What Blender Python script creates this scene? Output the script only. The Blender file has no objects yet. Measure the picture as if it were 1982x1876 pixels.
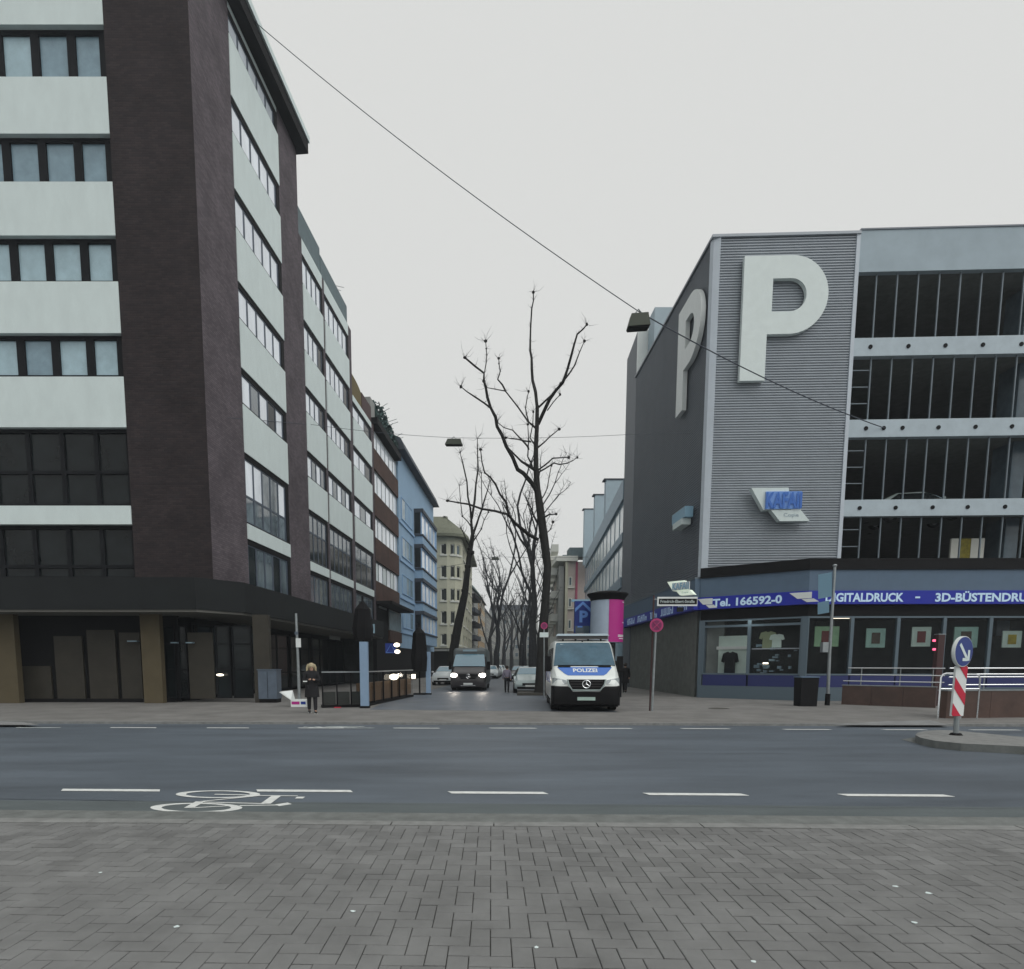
import bpy, bmesh, math, random
from mathutils import Vector, Matrix
random.seed(7)
S = bpy.context.scene
COL = S.collection
R = math.radians
# ------------------------------------------------------------------ camera
H = 1.65
TH = R(6.12); CT, ST = math.cos(TH), math.sin(TH)
FP, PX, PY = 1190.5, 914.3, 1413.4          # focal length and principal point in units of a 1982 px wide picture
cd = bpy.data.cameras.new('camera'); cam = bpy.data.objects.new('camera', cd); COL.objects.link(cam)
cam.location = (0, 0, H); cam.rotation_euler = (R(90) - TH, 0, 0)
cd.sensor_width = 36; cd.lens = 36 * FP / 1982
cd.shift_x = (991 - PX) / 1982; cd.shift_y = (PY - 938.5) / 1982
cd.clip_end = 2000; cd.clip_start = 0.1
S.camera = cam
# ------------------------------------------------------------------ sky and light
w = bpy.data.worlds.new('World'); S.world = w; w.use_nodes = True
nt = w.node_tree; nt.nodes.clear()
out = nt.nodes.new('ShaderNodeOutputWorld'); mx = nt.nodes.new('ShaderNodeMixShader')
b1 = nt.nodes.new('ShaderNodeBackground'); b2 = nt.nodes.new('ShaderNodeBackground')
sky = nt.nodes.new('ShaderNodeTexSky'); sky.sky_type = 'NISHITA'; sky.sun_disc = False
SUN_EL, SUN_AZ = R(48), R(135)
sky.sun_elevation = SUN_EL; sky.sun_rotation = SUN_AZ
nt.links.new(sky.outputs[0], b1.inputs[0]); b1.inputs[1].default_value = 0.08
b2.inputs[0].default_value = (.735, .742, .725, 1); b2.inputs[1].default_value = 1.0
mx.inputs[0].default_value = 0.96
nt.links.new(b1.outputs[0], mx.inputs[1]); nt.links.new(b2.outputs[0], mx.inputs[2]); nt.links.new(mx.outputs[0], out.inputs[0])
sd = bpy.data.lights.new('sun', 'SUN'); sd.energy = 1.5; sd.angle = R(60); sd.color = (1, .98, .95)
so = bpy.data.objects.new('sun', sd); COL.objects.link(so)
sdir = Vector((math.sin(SUN_AZ) * math.cos(SUN_EL), math.cos(SUN_AZ) * math.cos(SUN_EL), math.sin(SUN_EL)))
so.rotation_euler = sdir.to_track_quat('Z', 'Y').to_euler()
S.view_settings.view_transform = 'Standard'; S.view_settings.look = 'None'
S.view_settings.exposure = 0; S.view_settings.gamma = 1; S.view_settings.use_curve_mapping = False

# ------------------------------------------------------------------ picture <-> place
def ray(x, y):
    a = (x - PX) / FP; b = (PY - y) / FP
    return Vector((a, CT + b * ST, -ST + b * CT))
def ground(x, y, z=0.0):
    r = ray(x, y); t = (z - H) / r.z
    return Vector((r.x * t, r.y * t, z))
def at(x, y, Y):
    r = ray(x, y); t = Y / r.y
    return Vector((r.x * t, Y, H + r.z * t))

class Fac:
    """a vertical facade: s runs along it, n out of it, z up"""
    def __init__(f, p0, p1, flip=False):
        f.p = Vector((p0[0], p0[1], 0)); q = Vector((p1[0], p1[1], 0))
        f.L = (q - f.p).length; f.d = (q - f.p).normalized()
        f.n = Vector((f.d.y, -f.d.x, 0)) * (-1 if flip else 1)
    def pt(f, s, n, z): return f.p + f.d * s + f.n * n + Vector((0, 0, z))
    def hit(f, x, y, n=0.0):
        r = ray(x, y); o = f.p + f.n * n
        den = r.x * f.d.y - r.y * f.d.x
        t = (o.x * f.d.y - o.y * f.d.x) / den
        q = Vector((r.x * t, r.y * t, 0)) - o
        return q.dot(f.d), H + r.z * t
    def s(f, x, y, n=0.0): return f.hit(x, y, n)[0]
    def z(f, x, y, n=0.0): return f.hit(x, y, n)[1]

# ------------------------------------------------------------------ materials
def mat(name, col, rough=.7, metal=0, spec=.5, noise=0, nscale=3, bump=0, bscale=40, emit=0, island=0, stretch=None, coat=0, alpha=1, ior=1.45):
    m = bpy.data.materials.new(name); m.use_nodes = True
    t = m.node_tree; N = t.nodes; b = N['Principled BSDF']; L = t.links.new
    c = tuple(col) + (1,)
    b.inputs['Base Color'].default_value = c
    b.inputs['Roughness'].default_value = rough; b.inputs['Metallic'].default_value = metal
    b.inputs['Specular IOR Level'].default_value = spec; b.inputs['IOR'].default_value = ior
    b.inputs['Coat Weight'].default_value = coat
    b.inputs['Alpha'].default_value = alpha
    if emit:
        b.inputs['Emission Color'].default_value = c; b.inputs['Emission Strength'].default_value = emit
    if noise or island or bump:
        g = N.new('ShaderNodeNewGeometry')
        mp = N.new('ShaderNodeMapping'); L(g.outputs['Position'], mp.inputs[0])
        if stretch: mp.inputs['Scale'].default_value = stretch
    if noise or island:
        src = None
        if noise:
            n = N.new('ShaderNodeTexNoise'); n.inputs['Scale'].default_value = nscale; n.inputs['Detail'].default_value = 6
            n.inputs['Roughness'].default_value = .65
            L(mp.outputs[0], n.inputs[0])
            mr = N.new('ShaderNodeMapRange'); L(n.outputs[0], mr.inputs[0])
            mr.inputs[1].default_value = .3; mr.inputs[2].default_value = .7
            mr.inputs[3].default_value = 1 - noise; mr.inputs[4].default_value = 1 + noise
            src = mr.outputs[0]
        if island:
            mi = N.new('ShaderNodeMapRange'); L(g.outputs['Random Per Island'], mi.inputs[0])
            mi.inputs[3].default_value = 1 - island; mi.inputs[4].default_value = 1 + island
            if src:
                mm = N.new('ShaderNodeMath'); mm.operation = 'MULTIPLY'; L(src, mm.inputs[0]); L(mi.outputs[0], mm.inputs[1]); src = mm.outputs[0]
            else: src = mi.outputs[0]
        vm = N.new('ShaderNodeVectorMath'); vm.operation = 'SCALE'; vm.inputs[0].default_value = col
        L(src, vm.inputs['Scale']); L(vm.outputs[0], b.inputs['Base Color'])
    if bump:
        n2 = N.new('ShaderNodeTexNoise'); n2.inputs['Scale'].default_value = bscale; n2.inputs['Detail'].default_value = 4
        L(mp.outputs[0], n2.inputs[0])
        bp = N.new('ShaderNodeBump'); bp.inputs['Strength'].default_value = bump; bp.inputs['Distance'].default_value = .02
        L(n2.outputs[0], bp.inputs['Height']); L(bp.outputs[0], b.inputs['Normal'])
    return m

def brickmat(name, c1, c2, mortar, d):
    """brick courses; d = horizontal direction of the wall"""
    m = mat(name, c1, rough=.85, spec=.3); t = m.node_tree; N = t.nodes; L = t.links.new; b = N['Principled BSDF']
    g = N.new('ShaderNodeNewGeometry')
    dt = N.new('ShaderNodeVectorMath'); dt.operation = 'DOT_PRODUCT'; dt.inputs[1].default_value = (d[0], d[1], 0)
    L(g.outputs['Position'], dt.inputs[0])
    sp = N.new('ShaderNodeSeparateXYZ'); L(g.outputs['Position'], sp.inputs[0])
    cb = N.new('ShaderNodeCombineXYZ'); L(dt.outputs['Value'], cb.inputs[0]); L(sp.outputs['Z'], cb.inputs[1])
    br = N.new('ShaderNodeTexBrick'); L(cb.outputs[0], br.inputs[0])
    br.inputs['Color1'].default_value = tuple(c1) + (1,); br.inputs['Color2'].default_value = tuple(c2) + (1,)
    br.inputs['Mortar'].default_value = tuple(mortar) + (1,); br.inputs['Scale'].default_value = 1
    br.inputs['Brick Width'].default_value = .25; br.inputs['Row Height'].default_value = .083
    br.inputs['Mortar Size'].default_value = .008; br.inputs['Bias'].default_value = -.1
    n = N.new('ShaderNodeTexNoise'); n.inputs['Scale'].default_value = .7; n.inputs['Detail'].default_value = 8
    n.inputs['Roughness'].default_value = .7
    L(g.outputs['Position'], n.inputs[0])
    mr = N.new('ShaderNodeMapRange'); L(n.outputs[0], mr.inputs[0]); mr.inputs[1].default_value = .3; mr.inputs[2].default_value = .7
    mr.inputs[3].default_value = .7; mr.inputs[4].default_value = 1.35
    vm = N.new('ShaderNodeVectorMath'); vm.operation = 'SCALE'; L(br.outputs[0], vm.inputs[0]); L(mr.outputs[0], vm.inputs['Scale'])
    L(vm.outputs[0], b.inputs['Base Color'])
    bp = N.new('ShaderNodeBump'); bp.inputs['Strength'].default_value = .6; bp.inputs['Distance'].default_value = .01; bp.invert = True
    L(br.outputs['Fac'], bp.inputs['Height']); L(bp.outputs[0], b.inputs['Normal'])
    return m

M = {}
M['asphalt'] = mat('asphalt', (.088, .107, .128), .58, spec=.4, noise=.28, nscale=.9, bump=.35, bscale=90, stretch=(.25, 1, 1))
M['asphalt_lane'] = mat('asphalt_lane', (.096, .114, .118), .7, spec=.35, noise=.18, nscale=1.5, bump=.4, bscale=90, stretch=(.3, 1, 1))
M['asphalt_side'] = mat('asphalt_side', (.095, .112, .135), .5, spec=.45, noise=.2, nscale=.8, bump=.3, bscale=70)
M['asphalt_seam'] = mat('asphalt_seam', (.05, .058, .066), .6)
M['ground'] = mat('ground', (.10, .10, .10), .9, noise=.2)
M['paver'] = mat('paver', (.180, .183, .181), .8, spec=.3, noise=.2, nscale=2.1, bump=.5, bscale=160, island=.13)
M['joint'] = mat('joint', (.060, .057, .050), .95, noise=.3, nscale=20)
M['kerb'] = mat('kerb', (.20, .205, .20), .8, noise=.22, nscale=6, bump=.3, bscale=60)
M['gutter'] = mat('gutter', (.14, .15, .145), .8, noise=.25, nscale=4, bump=.3)
M['pavement'] = mat('pavement', (.175, .172, .165), .8, spec=.3, noise=.22, nscale=.9, bump=.3, bscale=60)
M['pavement_light'] = mat('pavement_light', (.21, .215, .215), .75, noise=.2, nscale=2.5)
M['mullion'] = mat('mullion', (.06, .08, .11), .5)
M['paint'] = mat('paint', (.66, .68, .66), .6, noise=.16, nscale=9, bump=.2)
M['paint_worn'] = mat('paint_worn', (.42, .46, .46), .7, noise=.35, nscale=9)
M['panel'] = mat('panel', (.63, .72, .715), .6, noise=.05, nscale=2.2, bump=.05, stretch=(1, 1, .4))
M['black'] = mat('black', (.007, .007, .008), .8, spec=.2)
M['darkframe'] = mat('darkframe', (.006, .007, .009), .7, spec=.2)
M['fascia_dark'] = mat('fascia_dark', (.012, .014, .015), .7, spec=.25, noise=.15, nscale=1)
M['soffit'] = mat('soffit', (.11, .11, .10), .8)
M['tan'] = mat('tan', (.085, .068, .038), .8, noise=.15, nscale=1.2)
M['brownpanel'] = mat('brownpanel', (.032, .028, .020), .6, noise=.2, nscale=2)
M['curtain1'] = mat('curtain1', (.36, .50, .56), .25, spec=.6, noise=.16, nscale=1.4)
M['curtain2'] = mat('curtain2', (.21, .31, .37), .2, spec=.6, noise=.2, nscale=1.4)
M['curtain3'] = mat('curtain3', (.09, .13, .16), .15, spec=.6, noise=.25, nscale=1.4)
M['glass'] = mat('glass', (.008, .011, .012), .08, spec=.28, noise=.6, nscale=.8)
M['glass_sky_painted'] = mat('glass_sky_painted', (.78, .85, .92), .05, spec=1.0, ior=1.9, noise=.18, nscale=.9, stretch=(1, 1, .35))  # white curtains and the sky's bright reflection, both painted into the base colour
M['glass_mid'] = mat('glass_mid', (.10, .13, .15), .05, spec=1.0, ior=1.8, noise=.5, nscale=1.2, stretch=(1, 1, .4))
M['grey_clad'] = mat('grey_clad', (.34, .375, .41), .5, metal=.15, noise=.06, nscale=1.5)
M['grey_clad_dark'] = mat('grey_clad_dark', (.165, .185, .21), .5, metal=.25, noise=.08, nscale=.9)  # darker copy of grey_clad, shade of the street side painted in
M['rear_dark'] = mat('rear_dark', (.105, .12, .14), .6, noise=.08)  # deeper colour stands in for the fold shade this smooth wall lacks
M['glow'] = mat('glow', (.75, .85, .72), .5, emit=.35)
M['white_trim'] = mat('white_trim', (.50, .56, .62), .5, noise=.04)
M['white'] = mat('white', (.70, .74, .73), .5, noise=.04)
M['letter'] = mat('letter', (.68, .76, .75), .55, noise=.04, nscale=3)
M['concrete_pale'] = mat('concrete_pale', (.34, .42, .47), .7, noise=.08, nscale=1.2)
M['beam'] = mat('beam', (.42, .50, .55), .6, noise=.08, nscale=2)
M['deck'] = mat('deck', (.13, .14, .13), .9, noise=.2)
M['deckwall'] = mat('deckwall', (.15, .17, .165), .9, noise=.25, nscale=.6)
M['post'] = mat('post', (.13, .165, .19), .5, metal=.2)
M['fascia_blue'] = mat('fascia_blue', (.085, .135, .20), .6, noise=.06)
M['sign_blue'] = mat('sign_blue', (.003, .014, .33), .45)
M['sign_text'] = mat('sign_text', (.50, .68, .85), .5, emit=.12)
M['stall'] = mat('stall', (.018, .026, .12), .5)
M['shopframe'] = mat('shopframe', (.10, .14, .17), .5, metal=.2)
M['display'] = mat('display', (.60, .74, .68), .8, noise=.08, nscale=2)
M['interior'] = mat('interior', (.03, .035, .035), .9, noise=.4, nscale=2)
M['clear'] = mat('clear', (.01, .014, .016), .03, spec=.5, alpha=.13)
M['granite'] = mat('granite', (.075, .045, .036), .35, noise=.35, nscale=1.2, bump=.05)
M['chrome'] = mat('chrome', (.75, .78, .80), .18, metal=1)
M['steel'] = mat('steel', (.30, .33, .34), .45, metal=.7, noise=.15, nscale=8)
M['plasticblack'] = mat('plasticblack', (.006, .006, .007), .7, spec=.22)
M['tyre'] = mat('tyre', (.012, .012, .012), .85)
M['vanwhite'] = mat('vanwhite', (.74, .78, .76), .3, spec=.5, coat=.3)
M['vanblue'] = mat('vanblue', (.02, .13, .50), .3, coat=.5)
M['vandark'] = mat('vandark', (.035, .032, .034), .3, coat=.5)
M['vandarkbox'] = mat('vandarkbox', (.10, .12, .125), .4)
M['windscreen'] = mat('windscreen', (.055, .115, .16), .08, spec=.5, ior=1.5, noise=.3, nscale=2)
M['windscreen_b'] = mat('windscreen_b', (.10, .22, .29), .08, spec=1.0, ior=1.8)
M['lamp_on'] = mat('lamp_on', (1, .90, .80), .5, emit=18)
M['lamp_dim'] = mat('lamp_dim', (1, .9, .72), .5, emit=3)
M['lamp_glass'] = mat('lamp_glass', (.45, .50, .52), .1, spec=1, coat=1, noise=.3, nscale=14)
M['red_on'] = mat('red_on', (1, .12, .25), .5, emit=1.5)
M['silver'] = mat('silver', (.42, .50, .50), .3, metal=.4, coat=.5)
M['carwhite'] = mat('carwhite', (.6, .65, .66), .3, coat=.4)
M['carblack'] = mat('carblack', (.02, .02, .024), .3, coat=.5)
M['carred'] = mat('carred', (.40, .02, .12), .3, coat=.5)
M['magenta'] = mat('magenta', (.42, .02, .22), .55)
M['poster'] = mat('poster', (.38, .46, .56), .7, noise=.06)
M['lamphouse'] = mat('lamphouse', (.035, .045, .03), .6)
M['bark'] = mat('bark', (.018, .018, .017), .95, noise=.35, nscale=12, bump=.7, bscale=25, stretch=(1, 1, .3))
M['bark_hazed'] = mat('bark_hazed', (.045, .048, .052), .95, noise=.3, nscale=6)  # paler bark for far trees, haze painted into the colour
M['twig'] = mat('twig', (.075, .080, .088), .95)  # pale bluish grey, distance haze painted into the twig colour
M['paleblue'] = mat('paleblue', (.22, .32, .45), .6, noise=.05)
M['bluewall'] = mat('bluewall', (.25, .38, .52), .8, noise=.07, nscale=.8)
M['bluewall_light'] = mat('bluewall_light', (.26, .41, .60), .8)
M['slate'] = mat('slate', (.035, .045, .06), .7, noise=.2)
M['cream'] = mat('cream', (.46, .46, .36), .85, noise=.07, nscale=.7)
M['creamwhite'] = mat('creamwhite', (.60, .61, .56), .8)
M['olive'] = mat('olive', (.14, .15, .11), .8, noise=.25, nscale=3, stretch=(1, 1, 4))
M['green_roof'] = mat('green_roof', (.045, .085, .080), .85, noise=.5, nscale=3)
M['roofgrey'] = mat('roofgrey', (.11, .155, .17), .7, noise=.15)
M['orange'] = mat('orange', (.45, .33, .20), .85, noise=.06)
M['pinkish'] = mat('pinkish', (.48, .42, .39), .85, noise=.06)
M['pinkline'] = mat('pinkline', (.38, .10, .16), .8)
M['greywall'] = mat('greywall', (.27, .28, .27), .85, noise=.1)
M['ivy'] = mat('ivy', (.04, .055, .035), .95, noise=.5, nscale=5)
M['glassfacade'] = mat('glassfacade', (.52, .62, .64), .15, spec=.8, ior=1.6, noise=.3, nscale=.35, stretch=(1, 1, .4))
M['metalroof'] = mat('metalroof', (.26, .35, .42), .5, metal=.3, noise=.08)
M['metalroof_light'] = mat('metalroof_light', (.36, .46, .52), .6, noise=.06)
M['yellow_roof'] = mat('yellow_roof', (.13, .10, .04), .8, noise=.2)
M['skin'] = mat('skin', (.45, .28, .20), .6)
M['coat'] = mat('coat', (.008, .008, .010), .85)
M['trouser'] = mat('trouser', (.012, .012, .016), .85)
M['jacket'] = mat('jacket', (.23, .21, .27), .85)
M['blond'] = mat('blond', (.40, .34, .22), .8, noise=.5, nscale=30)
M['darkhair'] = mat('darkhair', (.03, .022, .018), .8)
M['shoe'] = mat('shoe', (.015, .015, .015), .6)
M['red'] = mat('red', (.50, .015, .045), .5)
M['arrowblue'] = mat('arrowblue', (.012, .035, .20), .4)
M['rust'] = mat('rust', (.055, .025, .025), .7, noise=.2)
M['wood'] = mat('wood', (.16, .10, .055), .6, noise=.35, nscale=5, stretch=(4, 4, .5))
M['planter'] = mat('planter', (.05, .055, .05), .7)
M['art_green'] = mat('art_green', (.20, .36, .22), .7, noise=.15, nscale=3)
M['art_teal'] = mat('art_teal', (.22, .38, .34), .7, noise=.15, nscale=3)
M['art_white'] = mat('art_white', (.36, .48, .44), .7, noise=.1, nscale=3)
M['art_red'] = mat('art_red', (.10, .02, .02), .7)
M['art_dark'] = mat('art_dark', (.05, .04, .03), .7)
M['art_yellow'] = mat('art_yellow', (.20, .17, .01), .7, noise=.4, nscale=6)
M['tshirt'] = mat('tshirt', (.012, .013, .015), .9)
M['tshirt_y'] = mat('tshirt_y', (.28, .33, .20), .9)
M['cyanplate'] = mat('cyanplate', (.24, .42, .55), .5)
M['parkblue'] = mat('parkblue', (.012, .035, .23), .45)
M['parklight'] = mat('parklight', (.14, .30, .70), .45)
M['metalbin'] = mat('metalbin', (.10, .13, .17), .5, metal=.2, noise=.15)
M['wire'] = mat('wire', (.05, .06, .08), .6)

# ------------------------------------------------------------------ mesh helpers
WL = {}
def tag(o, label=None, cat=None, group=None, kind=None):
    if label: o['label'] = label
    if cat: o['category'] = cat
    if group: o['group'] = group
    if kind: o['kind'] = kind
    return o
def thing(name, label, cat, loc=(0, 0, 0), group=None):
    o = bpy.data.objects.new(name, None); COL.objects.link(o); o.location = loc; o.empty_display_size = .2
    tag(o, label, cat, group); WL[o.name] = Vector(loc); return o
class MB:
    def __init__(s): s.v = []; s.f = []
    def add(s, vs, fs):
        k = len(s.v); s.v += [Vector(v) for v in vs]; s.f += [tuple(i + k for i in f) for f in fs]; return s
    def hexa(s, p):   # 8 points: bottom 0-3, top 4-7
        return s.add(p, [(0, 3, 2, 1), (4, 5, 6, 7), (0, 1, 5, 4), (1, 2, 6, 5), (2, 3, 7, 6), (3, 0, 4, 7)])
    def box(s, x0, x1, y0, y1, z0, z1):
        return s.hexa([(x0, y0, z0), (x1, y0, z0), (x1, y1, z0), (x0, y1, z0), (x0, y0, z1), (x1, y0, z1), (x1, y1, z1), (x0, y1, z1)])
    def fbox(s, F, s0, s1, n0, n1, z0, z1):
        P = F.pt
        return s.hexa([P(s0, n1, z0), P(s1, n1, z0), P(s1, n0, z0), P(s0, n0, z0), P(s0, n1, z1), P(s1, n1, z1), P(s1, n0, z1), P(s0, n0, z1)])
    def prism(s, pts, z0, z1):
        n = len(pts); vs = [(p[0], p[1], z0) for p in pts] + [(p[0], p[1], z1) for p in pts]
        return s.add(vs, [tuple(range(n - 1, -1, -1)), tuple(range(n, 2 * n))] + [(i, (i + 1) % n, n + (i + 1) % n, n + i) for i in range(n)])
    def extrude(s, pts, off):
        off = Vector(off); n = len(pts); pts = [Vector(p) for p in pts]
        return s.add(pts + [p + off for p in pts], [tuple(range(n - 1, -1, -1)), tuple(range(n, 2 * n))] + [(i, (i + 1) % n, n + (i + 1) % n, n + i) for i in range(n)])
    def tube(s, pts, rs, n=8, cap=True):
        pts = [Vector(p) for p in pts]
        if not hasattr(rs, '__len__'): rs = [rs] * len(pts)
        rings = []
        ref = None
        for i, p in enumerate(pts):
            d = (pts[min(i + 1, len(pts) - 1)] - pts[max(i - 1, 0)]).normalized()
            if ref is None: ref = d.orthogonal().normalized()
            u = (ref - d * ref.dot(d)).normalized(); ref = u; v = d.cross(u)
            rings.append([p + (u * math.cos(a) + v * math.sin(a)) * rs[i] for a in [2 * math.pi * k / n for k in range(n)]])
        vs = [q for r in rings for q in r]; fs = []
        for i in range(len(pts) - 1):
            for k in range(n): fs.append((i * n + k, i * n + (k + 1) % n, (i + 1) * n + (k + 1) % n, (i + 1) * n + k))
        if cap: fs += [tuple(range(n - 1, -1, -1)), tuple(range((len(pts) - 1) * n, len(pts) * n))]
        return s.add(vs, fs)
    def ball(s, c, r, n=10, sc=(1, 1, 1)):
        c = Vector(c); vs = []; fs = []
        m = n // 2
        for i in range(m + 1):
            t = math.pi * i / m
            for k in range(n):
                a = 2 * math.pi * k / n
                vs.append(c + Vector((math.sin(t) * math.cos(a) * r * sc[0], math.sin(t) * math.sin(a) * r * sc[1], math.cos(t) * r * sc[2])))
        for i in range(m):
            for k in range(n): fs.append((i * n + k, (i + 1) * n + k, (i + 1) * n + (k + 1) % n, i * n + (k + 1) % n))
        return s.add(vs, fs)
    def loft(s, secs):
        n = len(secs[0]); vs = [p for q in secs for p in q]; fs = []
        for i in range(len(secs) - 1):
            for k in range(n): fs.append((i * n + k, i * n + (k + 1) % n, (i + 1) * n + (k + 1) % n, (i + 1) * n + k))
        fs += [tuple(range(n - 1, -1, -1)), tuple(range((len(secs) - 1) * n, len(secs) * n))]
        return s.add(vs, fs)
    def mesh(s, name, m, org=Vector((0, 0, 0)), smooth=False):
        me = bpy.data.meshes.new(name); me.from_pydata([tuple(v - org) for v in s.v], [], s.f); me.update()
        bm = bmesh.new(); bm.from_mesh(me); bmesh.ops.recalc_face_normals(bm, faces=bm.faces); bm.to_mesh(me); bm.free()
        if m: me.materials.append(m)
        if smooth:
            for p in me.polygons: p.use_smooth = True
            me.set_sharp_from_angle(angle=R(38))
        return me
    def build(s, name, m, parent=None, smooth=False):
        if parent is None:
            xs = [v.x for v in s.v]; ys = [v.y for v in s.v]; zs = [v.z for v in s.v]
            org = Vector(((min(xs) + max(xs)) / 2, (min(ys) + max(ys)) / 2, min(zs)))
        else: org = WL[parent.name]
        o = bpy.data.objects.new(name, s.mesh(name, M[m] if isinstance(m, str) else m, org, smooth)); COL.objects.link(o)
        if parent is None: o.location = org
        else: o.parent = parent
        WL[o.name] = org
        return o
def fb(name, m, parent, F, s0, s1, n0, n1, z0, z1):
    return MB().fbox(F, s0, s1, n0, n1, z0, z1).build(name, m, parent)

def textpts(body, bold=.0):
    c = bpy.data.curves.new('t', 'FONT'); c.body = body; c.size = 1; c.offset = bold; c.resolution_u = 3
    o = bpy.data.objects.new('t', c); COL.objects.link(o)
    dg = bpy.context.evaluated_depsgraph_get(); me = bpy.data.meshes.new_from_object(o.evaluated_get(dg))
    vs = [v.co.copy() for v in me.vertices]; fs = [tuple(p.vertices) for p in me.polygons]
    bpy.data.objects.remove(o); bpy.data.curves.remove(c); bpy.data.meshes.remove(me)
    return vs, fs
def lettering(body, fn, m, parent, bold=.02, name='lettering', thick=None):
    """fn maps (u,v) in 0..1 x 0..1 to a point"""
    vs, fs = textpts(body, bold)
    x0 = min(v.x for v in vs); x1 = max(v.x for v in vs); y0 = min(v.y for v in vs); y1 = max(v.y for v in vs)
    b = MB(); b.add([fn((v.x - x0) / (x1 - x0), (v.y - y0) / (y1 - y0)) for v in vs], fs)
    return b.build(name, m, parent)

def side_window(parent, F, s0, s1, z0, z1, cols, rows=(), pick=None):
    dk = (s1 - s0) * .07; lt = .24
    fb('lintel', 'black', parent, F, s0, s1, -.2, -.01, z1 - lt, z1)
    fb('dark_reveal', 'black', parent, F, s1 - dk, s1, -.2, -.005, z0, z1 - lt - .002)
    window(parent, F, s0, s1 - dk - .002, z0 + .06, z1 - lt - .004, cols, rows=rows, n=-.09, fw=.12, mf='mullion', edge=.05, dep=.055, pick=pick or (lambda a, b: 'glass_sky_painted'))
    fb('sill_line', 'darkframe', parent, F, s0, s1 - dk - .002, -.2, .01, z0, z0 + .055)
def window(parent, F, s0, s1, z0, z1, cols=1, rows=(), n=-.12, fw=.06, mf='darkframe', mats=('glass',), edge=None, dep=.07, pick=None):
    """window > pane; frame bars as one mesh, each pane a child"""
    e = edge if edge is not None else fw
    b = MB()
    b.fbox(F, s0, s1, n, n + dep, z0, z0 + e); b.fbox(F, s0, s1, n, n + dep, z1 - e, z1)
    zs = [z0 + e] + [z0 + (z1 - z0) * r for r in rows] + [z1 - e]
    st = (s1 - s0) / cols
    for i in range(cols + 1):
        c = s0 + i * st
        a, d = (c, c + fw) if i == 0 else (c - fw, c) if i == cols else (c - fw / 2, c + fw / 2)
        b.fbox(F, a, d, n, n + dep - .003, z0 + e, z1 - e)
    for r in rows:
        zz = z0 + (z1 - z0) * r
        b.fbox(F, s0 + fw, s1 - fw, n, n + dep - .008, zz - fw * .4, zz + fw * .4)
    wo = b.build('window', mf, parent)
    for i in range(cols):
        for j in range(len(zs) - 1):
            k = pick(i, j) if pick else random.choice(mats)
            fb('pane', k, wo, F, s0 + i * st + .01, s0 + (i + 1) * st - .01, n + .01, n + .03, zs[j] - .005, zs[j + 1] + .005)
    return wo
# ================================================================== THE GROUND
K = H / 1.55
ALPHA = R(1.75)
uu = Vector((math.cos(ALPHA), -math.sin(ALPHA), 0)); vv = Vector((math.sin(ALPHA), math.cos(ALPHA), 0))
def uv(u, v, z): return uu * u + vv * v + Vector((0, 0, z))
def vof(x, y, z=0.0): return ground(x, y, z).dot(vv)
def uof(x, y, z=0.0): return ground(x, y, z).dot(uu)
def sheet(b, u0, u1, v0, v1, z0, z1):
    b.hexa([uv(u0, v0, z0), uv(u1, v0, z0), uv(u1, v1, z0), uv(u0, v1, z0), uv(u0, v0, z1), uv(u1, v0, z1), uv(u1, v1, z1), uv(u0, v1, z1)])
def struct(name, m, b): return tag(b.build(name, m), kind='structure')
V_PAV = vof(990, 1600, .10)      # where the near pavers start
V_KERB = vof(990, 1592.5, .10)   # road edge of the near kerb
V_GUT = vof(990, 1577)           # gutter starts
V_LANE = vof(990, 1557)
V_FK = vof(990, 1404)            # far kerb
g = MB(); g.add([(-900, -300, -.02), (900, -300, -.02), (900, 1500, -.02), (-900, 1500, -.02)], [(0, 1, 2, 3)]); struct('ground', 'ground', g)
g = MB(); sheet(g, -90, 90, V_KERB - .02, V_FK + .02, -.015, 0); struct('main_road', 'asphalt', g)
g = MB(); sheet(g, -60, 60, V_GUT, V_LANE, .002, .004); struct('cycle_lane_surface', 'asphalt_lane', g)
g = MB(); sheet(g, -60, 60, V_KERB, V_GUT, .004, .009); struct('gutter_strip', 'gutter', g)
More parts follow.
